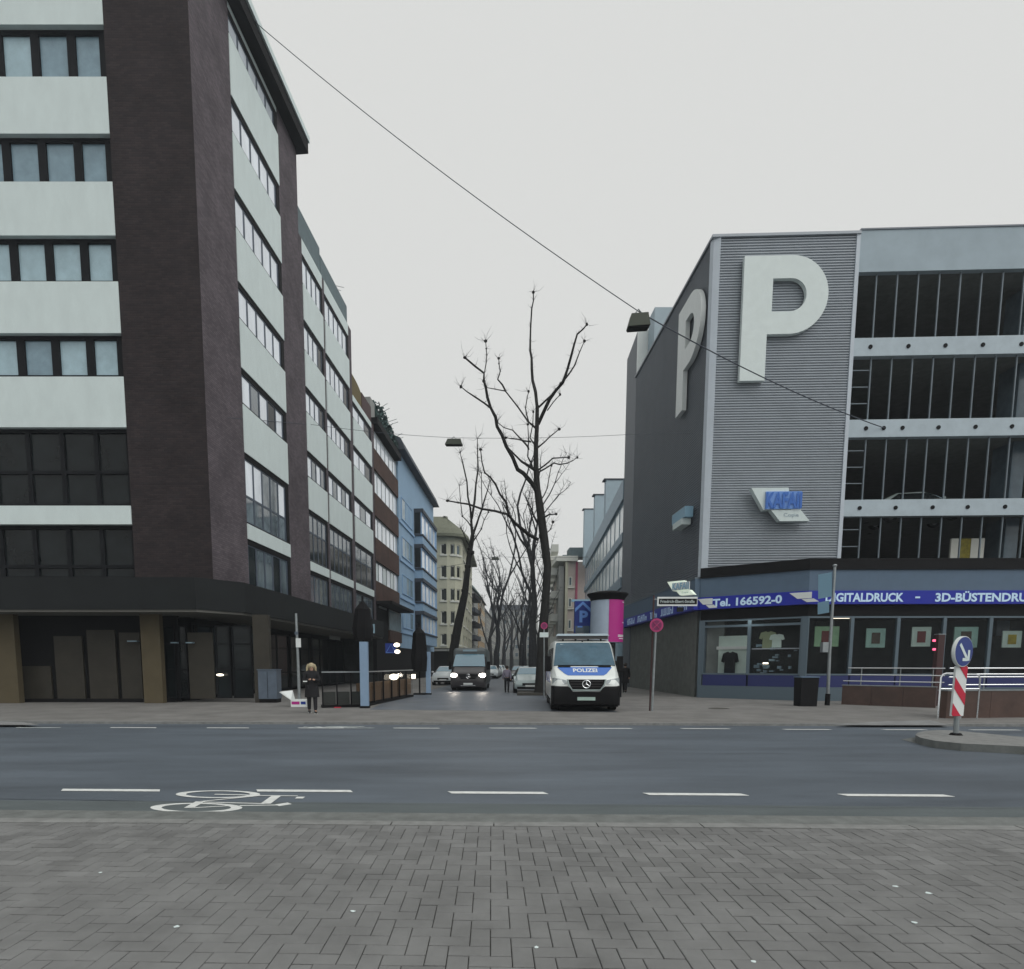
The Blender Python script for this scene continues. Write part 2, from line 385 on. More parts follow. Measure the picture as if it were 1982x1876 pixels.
# near sidewalk: bed of sand, kerb stones, herringbone pavers
g = MB(); sheet(g, -40, 40, -12, V_KERB + .0, -.01, .085); nsw = struct('near_sidewalk', 'joint', g)
wl0 = WL[nsw.name]
kb = None
kl = V_KERB - V_PAV
for i in range(-11, 12):
    b = MB(); u0 = i * 1.0 + .03; g0 = .006
    hw = random.uniform(-.003, .003)
    sheet(b, u0 + g0, u0 + 1 - g0, V_PAV + .004, V_KERB + .012, .0, .105 + hw)
    b.build('kerb_stone', 'kerb', nsw)
g = MB(); sheet(g, -40, -10.98, V_PAV, V_KERB + .01, 0, .105); sheet(g, 12.04, 40, V_PAV, V_KERB + .01, 0, .105); g.build('kerb_run', 'kerb', nsw)
def brickmesh(b, cx, cy, lx, ly, zt, tiltx=0, tilty=0):
    hx, hy = lx / 2, ly / 2; e = .004
    vs = []
    for (sx, sy) in ((-1, -1), (1, -1), (1, 1), (-1, 1)): vs.append((cx + sx * hx, cy + sy * hy, zt - .03))
    for (sx, sy) in ((-1, -1), (1, -1), (1, 1), (-1, 1)): vs.append((cx + sx * hx, cy + sy * hy, zt - .003 + tiltx * sx + tilty * sy))
    for (sx, sy) in ((-1, -1), (1, -1), (1, 1), (-1, 1)): vs.append((cx + sx * (hx - e), cy + sy * (hy - e), zt + tiltx * sx + tilty * sy))
    vs = [uv(p[0], p[1], p[2]) for p in vs]
    fs = [(8, 9, 10, 11)] + [(i, (i + 1) % 4, 4 + (i + 1) % 4, 4 + i) for i in range(4)] + [(4 + i, 4 + (i + 1) % 4, 8 + (i + 1) % 4, 8 + i) for i in range(4)]
    b.add(vs, fs)
PW = .115; bricks = []
for a in range(-100, 106):
    for c in range(-1, 50):
        k = (a - c) % 4
        u0 = a * PW; v1 = V_PAV - c * PW
        if k == 0: bricks.append((u0 + PW, v1 - PW / 2, 2 * PW, PW))
        elif k == 3: bricks.append((u0 + PW / 2, v1 - PW, PW, 2 * PW))
def vis(bk):
    p = uv(bk[0], bk[1], .1); d = p.y * CT - (p.z - H) * ST
    if d < .5: return None
    x = PX + FP * p.x / d; y = PY - FP * (p.y * ST + (p.z - H) * CT) / d
    return x, y
near = []; rest = []
for bk in bricks:
    if bk[1] > V_PAV + .01: continue
    if bk[1] + bk[3] / 2 > V_PAV + .01: # trim the half bricks along the kerb
        bk = (bk[0], V_PAV - PW / 2 - .001, bk[2], PW * .99) if bk[3] > PW * 1.5 else bk
    q = vis(bk)
    if q and -80 < q[0] < 2060 and q[1] < 1960: (near if (0 < q[0] < 1982 and q[1] < 1876) else rest).append(bk)
    elif bk[1] > 1.5: rest.append(bk)
near.sort(key=lambda k: k[1]); rest += near[300:]; near = near[:300]
pm = {}
for i, bk in enumerate(near):
    key = (bk[2] > bk[3], i % 5)
    if key not in pm:
        b = MB(); rr = random.Random(i)
        brickmesh(b, 0, 0, bk[2] - .005, bk[3] - .009, 0, rr.uniform(-.0012, .0012), rr.uniform(-.0012, .0012))
        pm[key] = b.mesh('paver', M['paver'])
    o = bpy.data.objects.new('paver', pm[key]); COL.objects.link(o); o.parent = nsw
    o.location = uv(bk[0], bk[1], .1 + random.uniform(-.0015, .0015)) - wl0
b = MB()
for bk in rest: brickmesh(b, bk[0], bk[1], bk[2] - .005, bk[3] - .009, .1 + random.uniform(-.0015, .0015), random.uniform(-.001, .001), random.uniform(-.001, .001))
tag(b.build('paver_field', 'paver', nsw), kind='stuff')

# far sidewalk, side street
ZS = .06
g = MB(); sheet(g, -90, 90, V_FK, V_FK + 200, -.012, ZS); struct('far_sidewalk', 'pavement', g)
g = MB(); sheet(g, -60, 60, V_FK - .02, V_FK + .14, -.01, ZS + .006); struct('far_kerb', 'kerb', g)
sl = [ground(716, 1374, ZS), ground(1195, 1379, ZS)]
vf = [Vector((.0955, 1, 0)), Vector((-.035, 1, 0))]
st = [sl[0], sl[1], sl[1] + vf[1] * 30, Vector((sl[1].x + vf[1].x * 30 + .0955 * 150, sl[1].y + 180, 0)), sl[0] + vf[0] * 180 + Vector((-1, 0, 0)), ground(740, 1362, ZS)]
g = MB(); g.prism([(p.x, p.y) for p in st], ZS - .02, ZS + .004); struct('side_street', 'asphalt_side', g)
for pts in ([(-20, 1404), (75, 1404), (45, 1399), (-20, 1397)], [(1612, 1404), (1690, 1404.5), (1836, 1404.5), (1800, 1395), (1700, 1398)]):
    g = MB(); g.prism([ground(x, y, ZS)[:2] for x, y in pts], ZS, ZS + .01); struct('dropped_kerb_slab', 'pavement_light', g)
# painted markings
def dash(x0, x1, yc, hw, m='paint'):
    u0, u1 = uof(x0, yc), uof(x1, yc); v = vof((x0 + x1) / 2, yc)
    b = MB(); sk = .03
    b.hexa([uv(u0 + sk, v - hw, .005), uv(u1 + sk, v - hw, .005), uv(u1 - sk, v + hw, .005), uv(u0 - sk, v + hw, .005),
            uv(u0 + sk, v - hw, .009), uv(u1 + sk, v - hw, .009), uv(u1 - sk, v + hw, .009), uv(u0 - sk, v + hw, .009)])
    o = b.build('lane_dash', m); return tag(o, kind='structure')
for x0, x1, yc in ((-270, -75, 1530), (118, 311, 1531), (496, 681, 1532.3), (870, 1056, 1536), (1251, 1440, 1539), (1632, 1834, 1541)): dash(x0, x1, yc, .06)
for x0, x1, yc in ((30, 118, 1409.5), (213, 303, 1409.5), (400, 482, 1410), (577, 666, 1410.2), (762, 850, 1410.5), (948, 1037, 1410.5), (1132, 1221, 1411), (1320, 1410, 1411.5), (1518, 1605, 1413), (1710, 1790, 1413.5), (1880, 1970, 1414)): dash(x0, x1, yc, .05, 'paint_worn' if x0 < 130 else 'paint')
def c4(cx, cy): return ground((280 + cx / 5.505) / 1.05, (1580 + cy / 5.505) / 1.05, 0)
def bike_stencil(dx, name, m, fn):
    b = MB(); zt = .0125
    def stroke(pts, wd):
        for i in range(len(pts) - 1):
            p, q = fn(*pts[i]), fn(*pts[i + 1]); d = (q - p).normalized(); nn = Vector((-d.y, d.x, 0)) * wd / 2
            nonlocal_z = .0079 + .0001 * (len(b.f) - 320) / 6
            b.hexa([Vector((v.x, v.y, .007)) for v in (p - nn, q - nn, q + nn, p + nn)] + [Vector((v.x, v.y, nonlocal_z)) for v in (p - nn, q - nn, q + nn, p + nn)])
    def wheel(x0, x1, y0, y1, wu, wv):
        cx, cy = (x0 + x1) / 2, (y0 + y1) / 2
        L_, R_, T_, B_ = fn(x0, cy), fn(x1, cy), fn(cx, y0), fn(cx, y1); c = (L_ + R_ + T_ + B_) / 4
        a = (R_ - L_) / 2; e = (T_ - B_) / 2; N = 40; vs = []; fs = []
        for z in (.0068, .0078):
            for k in range(N):
                t = 2 * math.pi * k / N
                for q in (1, 0):
                    v = c + a * math.cos(t) * (1 if q else 1 - wu / a.length) + e * math.sin(t) * (1 if q else 1 - wv / e.length); vs.append((v.x, v.y, z))
        for k in range(N):
            j = (k + 1) % N; A = 2 * k; B = 2 * j; O = 2 * N
            fs += [(O + A, O + B, O + B + 1, O + A + 1), (A, B, O + B, O + A), (A + 1, O + A + 1, O + B + 1, B + 1)]
        b.add(vs, fs)
    wheel(140, 1170, 295, 400, .13, .05); wheel(425, 1370, 155, 240, .13, .05)
    stroke([(570, 350), (700, 278)], .11); stroke([(690, 280), (1370, 212), (1790, 216)], .035)
    stroke([(600, 350), (1060, 325)], .03); stroke([(740, 285), (1420, 303)], .035); stroke([(1140, 325), (1580, 318)], .035)
    stroke([(1430, 303), (1550, 216)], .12); stroke([(860, 198), (1370, 210)], .04)
    stroke([(1560, 322), (1700, 300)], .11); stroke([(1770, 236), (1860, 236)], .10)
    return tag(b.build(name, m), kind='structure')
bike_stencil(0, 'bicycle_symbol', 'paint', c4)
bike_stencil(0, 'bicycle_symbol', 'paint_worn', lambda cx, cy: uv(uof(742, 1407) - cx * .00105 * K, V_FK - .18 - cy * .0022, 0))
# ================================================================== LEFT: CORNER OFFICE BUILDING
YA = 23.2 * K
CX = (420 - PX) / FP * YA * CT
FA = Fac((CX - 15, YA), (CX, YA))                     # front
FS = Fac((CX, YA), (CX + .0955 * 60, YA + 60))        # side along the street
B_A = brickmat('brick_front_shaded', (.035, .026, .027), (.022, .018, .020), (.020, .017, .018), FA.d)  # darker copy of the brick, the front's shade painted into its colour
B_S = brickmat('brick_side_lit', (.120, .100, .112), (.080, .068, .078), (.062, .056, .064), FS.d)  # paler copy of the same brick, the light on the side painted in
SA1 = FS.s(590, 900)                                   # end of building A along the side
office = thing('office_building', 'dark brick corner office block with pale panels, left of the side street', 'building', (CX, YA, 0))
ZT = FS.z(597, 299, .55)                               # underside of roof slab
b = MB(); b.prism([FA.pt(0, -.4, 0)[:2], FA.pt(15 - .4, -.4, 0)[:2], FS.pt(SA1, -.4, 0)[:2], FS.pt(SA1, -11, 0)[:2], (CX - 15, FS.pt(SA1, 0, 0).y)], 4.6, ZT + .0); b.build('inner_core', 'interior', office)
# front rows (y of the panel edges in the picture)
zf = lambda y: FA.z(230, y)
s_w = FA.s(254, 1286 - 300)                            # right end of the strip windows
fr_sp = [(-62, 49), (150, 260), (353, 457), (546, 646), (730, 828), (980, 1016)]
Zfas_t, Zfas_b = zf(1122), zf(1183)
prev = ZT
for i, (yt, yb) in enumerate(fr_sp):
    zt, zb = zf(yt), zf(yb)
    fb('panel', 'panel', office, FA, 0, s_w, -.38, .02 if i < 5 else .05, zb, zt)
    nxt = zf(fr_sp[i + 1][0]) if i < 5 else Zfas_t
    hot = i < 4
    mats = (('curtain1', 'curtain1', 'curtain2'), ('curtain2', 'curtain2', 'curtain3'), ('curtain1', 'curtain1', 'curtain2'), ('curtain1', 'curtain2', 'curtain1'), ('glass',), ('glass',))[i]
    pitch = 1.30 * K
    n = max(1, round(s_w / pitch))
    window(office, FA, 0, s_w, nxt, zb, n, rows=((.45,) if i == 4 else (.25,) if i == 5 else ()), n=-.30, fw=.30 if hot else .16, edge=.14, mats=mats, dep=.12)
fb('roof_band', 'panel', office, FA, 0, s_w, -.38, .02, zf(-155), ZT - .002)
window(office, FA, 0, s_w, zf(-62), zf(-155), 10, n=-.30, fw=.3, edge=.14, mats=('curtain1', 'curtain2'), dep=.12)
MB().fbox(FA, s_w, 15, -.38, 0, Zfas_t - .3, ZT).build('brick_pier', B_A, office)
# side
zsd = lambda x, ysrc: FS.z(x / 1.05, ysrc / 1.05)
s0, s1 = FS.s(472, 860), FS.s(556, 880)
MB().fbox(FS, 0, s0, -.38, 0, Zfas_t - .3, ZT).build('brick_pier', B_S, office)
MB().fbox(FS, s1, SA1, -.38, 0, Zfas_t - .3, ZT).build('brick_pier', B_S, office)
sd_sp = [(473, 86, 201), (479, 282, 388), (483, 469, 571), (488, 650, 745), (493, 822, 917), (500, 1063.5, 1094)]
zz = [(zsd(x, a), zsd(x, c)) for x, a, c in sd_sp]
top_z = zsd(471, 33)
fb('panel', 'panel', office, FS, s0, s1, -.38, -.02, top_z, top_z + .55)
for i, (zt, zb) in enumerate(zz):
    fb('panel', 'panel', office, FS, s0, s1, -.38, .03, zb, zt)
    nxt = zz[i + 1][0] if i < 5 else Zfas_t
    if i == 0: side_window(office, FS, s0, s1, zt, top_z, 5)
    pk = None
    if i == 3: pk = lambda a, c: ('glass_sky_painted', 'glass_mid', 'glass_sky_painted', 'glass', 'glass_sky_painted')[a]
    if i == 4: pk = lambda a, c: 'glass_mid' if (c == 0 or a in (2, 3)) else 'glass_sky_painted'
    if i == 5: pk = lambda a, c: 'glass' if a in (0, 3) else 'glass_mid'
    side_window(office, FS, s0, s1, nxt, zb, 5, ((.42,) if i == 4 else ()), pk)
# roof slab
MB().prism([FA.pt(-1, .55, 0)[:2], FA.pt(15.4, .55, 0)[:2], FS.pt(SA1 + .3, .55, 0)[:2], FS.pt(SA1 + .3, -11, 0)[:2], (CX - 16, FS.pt(SA1, 0, 0).y)], ZT, ZT + .55).build('eaves_slab', 'black', office)
MB().prism([FA.pt(-1, .62, 0)[:2], FA.pt(15.5, .62, 0)[:2], FS.pt(SA1 + .37, .62, 0)[:2], FS.pt(SA1 + .37, -11, 0)[:2], (CX - 16, FS.pt(SA1, 0, 0).y)], ZT + .55, ZT + .85).build('roof_edge', 'panel', office)
# ground floor: dark fascia with canopy, columns, boarded bays
SB1 = FS.s(722, 1200)
pr = .75
MB().prism([FA.pt(-1, pr, 0)[:2], FA.pt(14.6, pr, 0)[:2], FS.pt(.9, pr + .1, 0)[:2], FS.pt(SB1, pr + .1, 0)[:2], FS.pt(SB1, -2.5, 0)[:2], FS.pt(2, -2.5, 0)[:2], FA.pt(-1, -2.5, 0)[:2]], Zfas_b, Zfas_t - .02).build('fascia', 'fascia_dark', office)
MB().prism([FA.pt(-1, pr - .05, 0)[:2], FA.pt(14.6, pr - .05, 0)[:2], FS.pt(.9, pr, 0)[:2], FS.pt(SB1, pr, 0)[:2], FS.pt(SB1, -2.2, 0)[:2], FS.pt(2, -2.2, 0)[:2], FA.pt(-1, -2.2, 0)[:2]], Zfas_b - .10, Zfas_b - .002).build('soffit', 'soffit', office)
MB().prism([FA.pt(0, -2.6, 0)[:2], FA.pt(13, -2.6, 0)[:2], FS.pt(4, -2.4, 0)[:2], FS.pt(SB1, -2.4, 0)[:2], FS.pt(SB1, -8, 0)[:2], (CX - 15, YA + 12)], 0, Zfas_b - .01).build('shop_core', 'black', office)
for x0, x1 in ((-40, 33), (276, 313)):
    a, c = FA.s(x0, 1300, -.3), FA.s(x1, 1300, -.3)
    fb('column', 'tan', office, FA, a, c, -.6, -.3, ZS, Zfas_b - .1)
a, c = FA.s(492, 1300, -.6), FA.s(522, 1300, -.6); fb('column', 'brownpanel', office, FA, a, c, -.9, -.6, ZS, Zfas_b - .1)
zb0, zb1 = ZS + .15, zf(1215)
fb('plinth', 'black', office, FA, -1, 12.8, -2.4, -.95, ZS, ZS + .14)
for x0, x1, yt in ((42, 98, 1290), (108, 162, 1232), (172, 226, 1220), (234, 274, 1225), (366, 414, 1225)):
    a, c = FA.s(x0, 1300, -1.1), FA.s(x1, 1300, -1.1)
    fb('boarded_panel', 'brownpanel', office, FA, a, c, -1.2, -1.1, ZS + .14, FA.z(100, yt, -1.1))
fb('shop_backing', 'black', office, FA, 0, 12.9, -1.4, -1.22, ZS, Zfas_b - .1)
for x0, x1 in ((318, 340), (345, 363), (418, 446), (450, 488)):
    a, c = FA.s(x0, 1300, -1.1), FA.s(x1, 1300, -1.1)
    window(office, FA, a, c, ZS + .16, Zfas_b - .5, 1, rows=(.4, .75), n=-1.2, fw=.06, mats=('glass',))
for x, y, wx in ((258, 1243, 20), (338, 1246, 12), (368, 1246, 14)):
    s_, z_ = FA.hit(x, y, -.9); fb('ceiling_lamp', 'curtain2', office, FA, s_ - wx * .01, s_ + wx * .01, -1.0, -.8, z_, z_ + .05)
s_, z_ = FA.hit(426, 1307, -.95); b = MB(); b.ball(FA.pt(s_, -.95, z_), .1, 10, (1.6, .5, .5)); b.build('door_lamp', 'lamp_dim', office)
# window/door bays of the arcade along the side street
for i in range(6):
    a = 2.2 + i * (SB1 - 2.6) / 6; c = a + (SB1 - 2.6) / 6 - .35
    window(office, FS, a, c, ZS + .1, Zfas_b - .3, 2, rows=(.3,), n=-2.3, fw=.08, mats=('glass',))

# ================================================================== BUILDING B (same kind, lower, stepping)
bb = thing('office_wing', 'lower brick office wing with pale panels joined behind the corner block', 'building', FS.pt(SA1, 0, 0))
xb = [(598, 1000), (634, 1000), (638, 1000), (681, 1000), (687, 1000), (721, 1000), (725, 1000)]
sb = [FS.s(*q) for q in xb]
SBE = sb[6]
zB = lambda xs, ys: FS.z(xs / 1.05, ys / 1.05)
lev = [(619, 497, 525), (619, 584, 653), (620, 714.5, 784), (624, 840, 915.6), (626, 970, 1034), (630, 1141, 1159)]
zl = [(zB(x, a), zB(x, c)) for x, a, c in lev]
Ztop = zB(614, 434); Ztop3 = zB(716, 784)
MB().fbox(FS, SA1 + .01, sb[4] - .01, -10, -.3, 4.6, zl[0][0] + .3).build('inner_core', 'interior', bb)
MB().fbox(FS, sb[4], SBE, -10, -.3, 4.6, zl[1][1] - .35).build('inner_core', 'interior', bb)
for a, c in ((SA1 + .01, sb[0]), (sb[1], sb[2]), (sb[3], sb[4] - .02)):
    MB().fbox(FS, a, c, -.32, -.02 if a > SA1 + .1 else 0, Zfas_t - .2, zl[0][0]).build('brick_pier', B_S, bb)
MB().fbox(FS, sb[5], SBE, -.32, 0, Zfas_t - .2, zl[1][1] - .1).build('brick_pier', B_S, bb)
for bay, (a, c, st_, cols) in enumerate(((sb[0], sb[1], 0, 4), (sb[2], sb[3], 0, 5), (sb[4], sb[5], 1, 3))):
    for i, (zt, zb) in enumerate(zl):
        if st_ and i == 0: continue
        if st_ and i == 1:
            zt_, zb_ = zb - .1, zb - .5
            fb('panel', 'panel', bb, FS, a, c, -.3, .02, zb_, zt_); zb = zb_
        else: fb('panel', 'panel', bb, FS, a, c, -.3, .04 if i else 0, zb, zt)
        nxt = zl[i + 1][0] if i < 5 else Zfas_t
        last = cols - 1
        pk = (lambda p, r, L=last, I=i: 'glass' if (p == L and I in (1, 2)) else ('glass_mid' if I >= 4 or (I == 3 and p % 2) else 'glass_sky_painted'))
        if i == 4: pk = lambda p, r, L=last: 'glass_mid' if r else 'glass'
        side_window(bb, FS, a, c, nxt, zb, cols, ((.62,) if i == 4 else ()), pk)
MB().fbox(FS, SA1 + .02, FS.s(653 / 1.05, 620 / 1.05), -6, -.03, zl[0][0] - .0, Ztop).build('roof_storey', 'roofgrey', bb)
MB().fbox(FS, FS.s(655 / 1.05, 620 / 1.05), sb[3], -6, -.06, zl[0][0] - .0, Ztop - .25).build('roof_storey', 'roofgrey', bb)
b = MB(); q = FS.pt(sb[3] - .5, -1, Ztop); b.tube([q, q + Vector((0, 0, 1.2))], .02, 5); b.tube([q + Vector((-.1, 0, .9)), q + Vector((.9, 0, .7))], .015, 5); b.tube([q + Vector((.1, 0, .7)), q + Vector((.7, 0, .5))], .015, 5); b.build('antenna', 'wire', bb)
# barrel roof thing on bay 3
zc = zl[1][1]
b = MB(); zc = zl[1][1] - .1; hl = sb[5] - sb[4]; pts = [FS.pt(sb[4] + .1, -.15, zc)]
for k in range(9):
    t = k / 8 * math.pi / 2; pts.append(FS.pt(sb[4] + .1 + hl * .55 * math.sin(t), -.15, zc + 1.15 + .45 * math.cos(t)))
pts.append(FS.pt(sb[4] + .1 + hl * .55, -.15, zc)); b.extrude(pts, FS.n * -3); b.build('curved_roof_hood', 'yellow_roof', bb)
MB().fbox(FS, sb[4] + .13 + hl * .55, SBE - .1, -3, -.12, zc, zc + 1.35).build('roof_box', 'rust', bb)

# ================================================================== BUILDING D: red brown band windows
SDE = FS.s(809 / 1.05, 1000 / 1.05)
B_D = brickmat('brick_brown', (.085, .046, .036), (.062, .036, .030), (.05, .04, .036), FS.d)
bd = thing('brown_brick_house', 'red brown brick house with four bands of windows and green roof terrace', 'building', FS.pt(SBE, 0, 0))
zD = lambda ys: FS.z(762 / 1.05, ys / 1.05)
rows = [(875, 914), (954, 1002), (1047, 1091.5), (1138, 1179.5)]
topD = zD(868)
MB().fbox(FS, SBE + .01, SDE, -9, -.3, 0, topD).build('inner_core', 'interior', bd)
zprev = topD
for i, (a, c) in enumerate(rows):
    window(bd, FS, SBE + .15, SDE - .1, zD(c), zD(a), 6, n=-.2, fw=.09, mf='steel', pick=lambda p, r, I=i: 'glass_sky_painted' if I < 3 or p % 2 else 'glassfacade')
    nb = zD(rows[i + 1][0]) if i < 3 else zD(1179.5) - 1.6
    MB().fbox(FS, SBE + .01, SDE, -.3, .02, nb, zD(c)).build('brick_band', B_D, bd)
zl2 = zD(1179.5) - 1.6
MB().fbox(FS, SBE + .01, SBE + .14, -.3, .01, zl2, topD).build('brick_pier', B_D, bd)
MB().fbox(FS, SBE + .01, SDE + .4, -.3, 1.3, zl2 - .25, zl2 - .01).build('canopy', 'black', bd)
MB().fbox(FS, SBE + .01, SDE, -.3, .02, 0, zl2 - .26).build('ground_floor_wall', 'black', bd)
window(bd, FS, SBE + (SDE - SBE) * .45, SDE - .1, 4.6, zl2 - .35, 1, n=.08, fw=.08, mf='steel', mats=('curtain2',))
window(bd, FS, SBE + .5, SBE + (SDE - SBE) * .35, 6.2, zl2 - .35, 2, n=.08, fw=.06, mf='steel', mats=('curtain3',))
fb('brick_apron', B_D, bd, FS, SBE + (SDE - SBE) * .45, SDE, .03, .2, 3.6, 4.55)
fb('eaves', 'black', bd, FS, SBE + .01, SDE, -2, .35, topD + .005, topD + .5)
# green terrace: slab plus many leaves
tz = topD + .5
b = MB(); b.hexa([FS.pt(SBE + 2, -.1, tz), FS.pt(SDE - .2, -.1, tz), FS.pt(SDE - .2, -3, tz), FS.pt(SBE + 2, -3, tz), FS.pt(SBE + 2, -.4, tz + 2.1), FS.pt(SDE - .2, -.5, tz + .9), FS.pt(SDE - .2, -3, tz + .9), FS.pt(SBE + 2, -3, tz + 2.1)]); b.build('roof_slope', 'green_roof', bd)
fb('terrace_wall', 'greywall', bd, FS, SBE + .4, SBE + 1.8, -3, -.3, tz, tz + 1.7)
b = MB(); rr = random.Random(3)
for k in range(900):
    s_ = rr.uniform(SBE + 1.9, SDE - .1); f = (s_ - SBE) / (SDE - SBE); z_ = tz + rr.uniform(0, 2.3 - 1.3 * f); n_ = rr.uniform(-.5, .15)
    p = FS.pt(s_, n_, z_); r_ = rr.uniform(.08, .2); d1 = Vector((rr.uniform(-1, 1), rr.uniform(-1, 1), rr.uniform(-1, 1))).normalized() * r_; d2 = Vector((rr.uniform(-1, 1), rr.uniform(-1, 1), rr.uniform(-1, 1))).normalized() * r_
    b.add([p - d1, p - d2, p + d1, p + d2], [(0, 1, 2, 3)])
for k in range(10):
    s_ = rr.uniform(SBE + 2, SDE - .3); f = (s_ - SBE) / (SDE - SBE); p = FS.pt(s_, -.3, tz + 2.0 - 1.3 * f); b.tube([p, p + Vector((rr.uniform(.1, 1.2), rr.uniform(-.2, .2), rr.uniform(.1, .6)))], .02, 4)
tag(b.build('roof_plants', 'green_roof', bd), kind='stuff')

# ================================================================== BUILDING E: blue house
SEE = FS.s(881 / 1.05, 1150 / 1.05)
be = thing('blue_house', 'sky blue house with stacked bay windows and dark overhanging eaves', 'building', FS.pt(SDE, 0, 0))
ze = FS.z(845, 975, .7)
MB().fbox(FS, SDE + .02, SEE, -9, .02, 3.2, ze).build('wall', 'bluewall', be)
MB().fbox(FS, SDE + .02, SEE, -9, .0, 0, 3.19).build('ground_floor', 'black', be)
b = MB(); b.hexa([FS.pt(SDE - .3, .75, ze), FS.pt(SEE + .3, .75, ze), FS.pt(SEE + .3, -6, ze), FS.pt(SDE - .3, -6, ze), FS.pt(SDE - .3, .35, ze + 1.0), FS.pt(SEE + .3, .35, ze + 1.0), FS.pt(SEE + .3, -6, ze + 4), FS.pt(SDE - .3, -6, ze + 4)]); b.build('roof', 'slate', be)
zE = lambda y: FS.z(845 / 1.05, y / 1.05)
oa, oc = FS.s(842 / 1.05, 1150 / 1.05), FS.s(872 / 1.05, 1150 / 1.05)
ow = [(1047, 1090), (1117, 1157), (1185, 1224), (1250, 1286)]
for i, (yt, yb) in enumerate(ow):
    zt, zb = zE(yt), zE(yb)
    fb('bay_head', 'slate', be, FS, oa - .1, oc + .1, .02, 1.0, zt, zt + .35)
    fb('bay_box', 'bluewall', be, FS, oa, oc, .025, .92, zb - 1.3, zb)
    fb('bay_sill', 'slate', be, FS, oa - .1, oc + .1, .03, 1.02, zb - .22, zb - .05)
    fb('bay_core', 'interior', be, FS, oa + .3, oc - .3, .03, .55, zb, zt)
    window(be, FS, oa, oc, zb, zt, 4, n=.72, fw=.09, mf='bluewall_light', mats=('glass_sky_painted',), dep=.12)
    G = Fac(FS.pt(oa, .03, 0)[:2], FS.pt(oa, .72, 0)[:2])
    window(be, G, 0, .69, zb, zt, 1, n=.0, fw=.07, mf='slate', mats=('glass',))
    fb('bay_reveal', 'bluewall_light', be, FS, oc + .0, oc + .25, .03, .9, zb, zt)
for i, (yt, yb) in enumerate(ow):
    zt, zb = zE(yt), zE(yb)
    window(be, FS, SDE + 1.2, oa - 1.2, zb + .1, zt - .1, 3, n=.03, fw=.08, mf='bluewall_light', mats=('curtain2', 'bluewall'))
    fb('ledge', 'bluewall_light', be, FS, SDE + .1, oa - .3, .025, .14, zb - .45, zb - .2)
    window(be, FS, oc + 1.6, SEE - .5, zb + .1, zt - .1, 1, n=.03, fw=.08, mf='bluewall_light', mats=('curtain2',))
# ================================================================== BUILDING F: cream, rounded corner
YF = 84.0
def footprint(pts): return [(p[0], p[1]) for p in pts]
bf = thing('cream_corner_house', 'cream house with rounded corner and olive mansard roof behind the blue house', 'building', at(880, 1300, YF))
fx = lambda x: at(x, 1286, YF).x
xa, xc = fx(826), fx(866)
cr = 2.0
arc = [(xc + cr * math.sin(t) , YF + cr - cr * math.cos(t)) for t in [k * R(84) / 8 for k in range(9)]]
wall_pts = [(xa, YF)] + arc
end = (arc[-1][0] + .055 * 24, arc[-1][1] + 24)
zF = lambda y: at(900 / 1.05, y / 1.05, YF).z
ztF = zF(1092)
MB().prism([(xa, YF + .25)] + [(p[0] - .22, p[1] + .12) for p in arc] + [(end[0] - .25, end[1]), (xa, end[1])], 0, ztF).build('inner_core', 'interior', bf)
segs = []
def seg_wall(P, Q, wins):
    G = Fac(P, Q)
    L_ = G.L
    levels = [(1106, 1127), (1150, 1174), (1197, 1221), (1243, 1268), (1289, 1311)]
    zprev = ztF
    for (yt, yb) in levels:
        zt, zb = zF(yt), zF(yb)
        fb('wall_band', 'cream', bf, G, 0, L_, -.3, 0, zt, zprev); zprev = zb
        cur = 0
        for (a, c) in wins:
            if a > cur + .001: fb('wall_pier', 'cream', bf, G, cur, a, -.3, 0, zb, zt)
            window(bf, G, a, c, zb, zt, 1, n=-.2, fw=.12, mf='creamwhite', mats=('glass',) if yt != 1106 else ('curtain3',))
            fb('sill', 'creamwhite', bf, G, a - .1, c + .1, .0, .14, zb - .22, zb - .01)
            cur = c
        if cur < L_ - .001: fb('wall_pier', 'cream', bf, G, cur, L_, -.3, 0, zb, zt)
    fb('wall_band', 'cream', bf, G, 0, L_, -.3, 0, zF(1318), zprev)
    fb('shop_front', 'black', bf, G, 0, L_, -.3, -.05, 0, zF(1318) - .01)
    fb('shop_canopy', 'greywall', bf, G, 0, L_, .01, .5, zF(1318) - .4, zF(1318) - .15)
fs_ = xc - xa
w1 = fx(896.6 / 1.05) - xa; w2 = fx(908 / 1.05) - xa; w0a, w0b = fx(876 / 1.05) - xa, fx(886 / 1.05) - xa
seg_wall((xa, YF), (xc, YF), [(w0a, w0b), (w1, w2)])
seg_wall(arc[0], arc[3], [(.5, 1.25)]); seg_wall(arc[3], arc[6], [(.4, 1.15)]); seg_wall(arc[6], arc[8], [])
G = Fac(arc[8], end); 
seg_wall(arc[8], end, [(2, 5), (8, 11), (14, 17), (19, 22)])
b = MB()
def roofring(o, z): return [Vector((xa - 2, YF - o, z))] + [Vector((xc + (cr + o) * math.sin(t), YF + cr - (cr + o) * math.cos(t), z)) for t in [k * R(84) / 8 for k in range(9)]] + [Vector((end[0] + o, end[1], z)), Vector((xa - 2, end[1], z))]
b.loft([roofring(.9, ztF), roofring(.9, ztF + .35), roofring(.1, ztF + 1.2), roofring(-2.5, ztF + 3.2)]); b.build('mansard_roof', 'olive', bf)
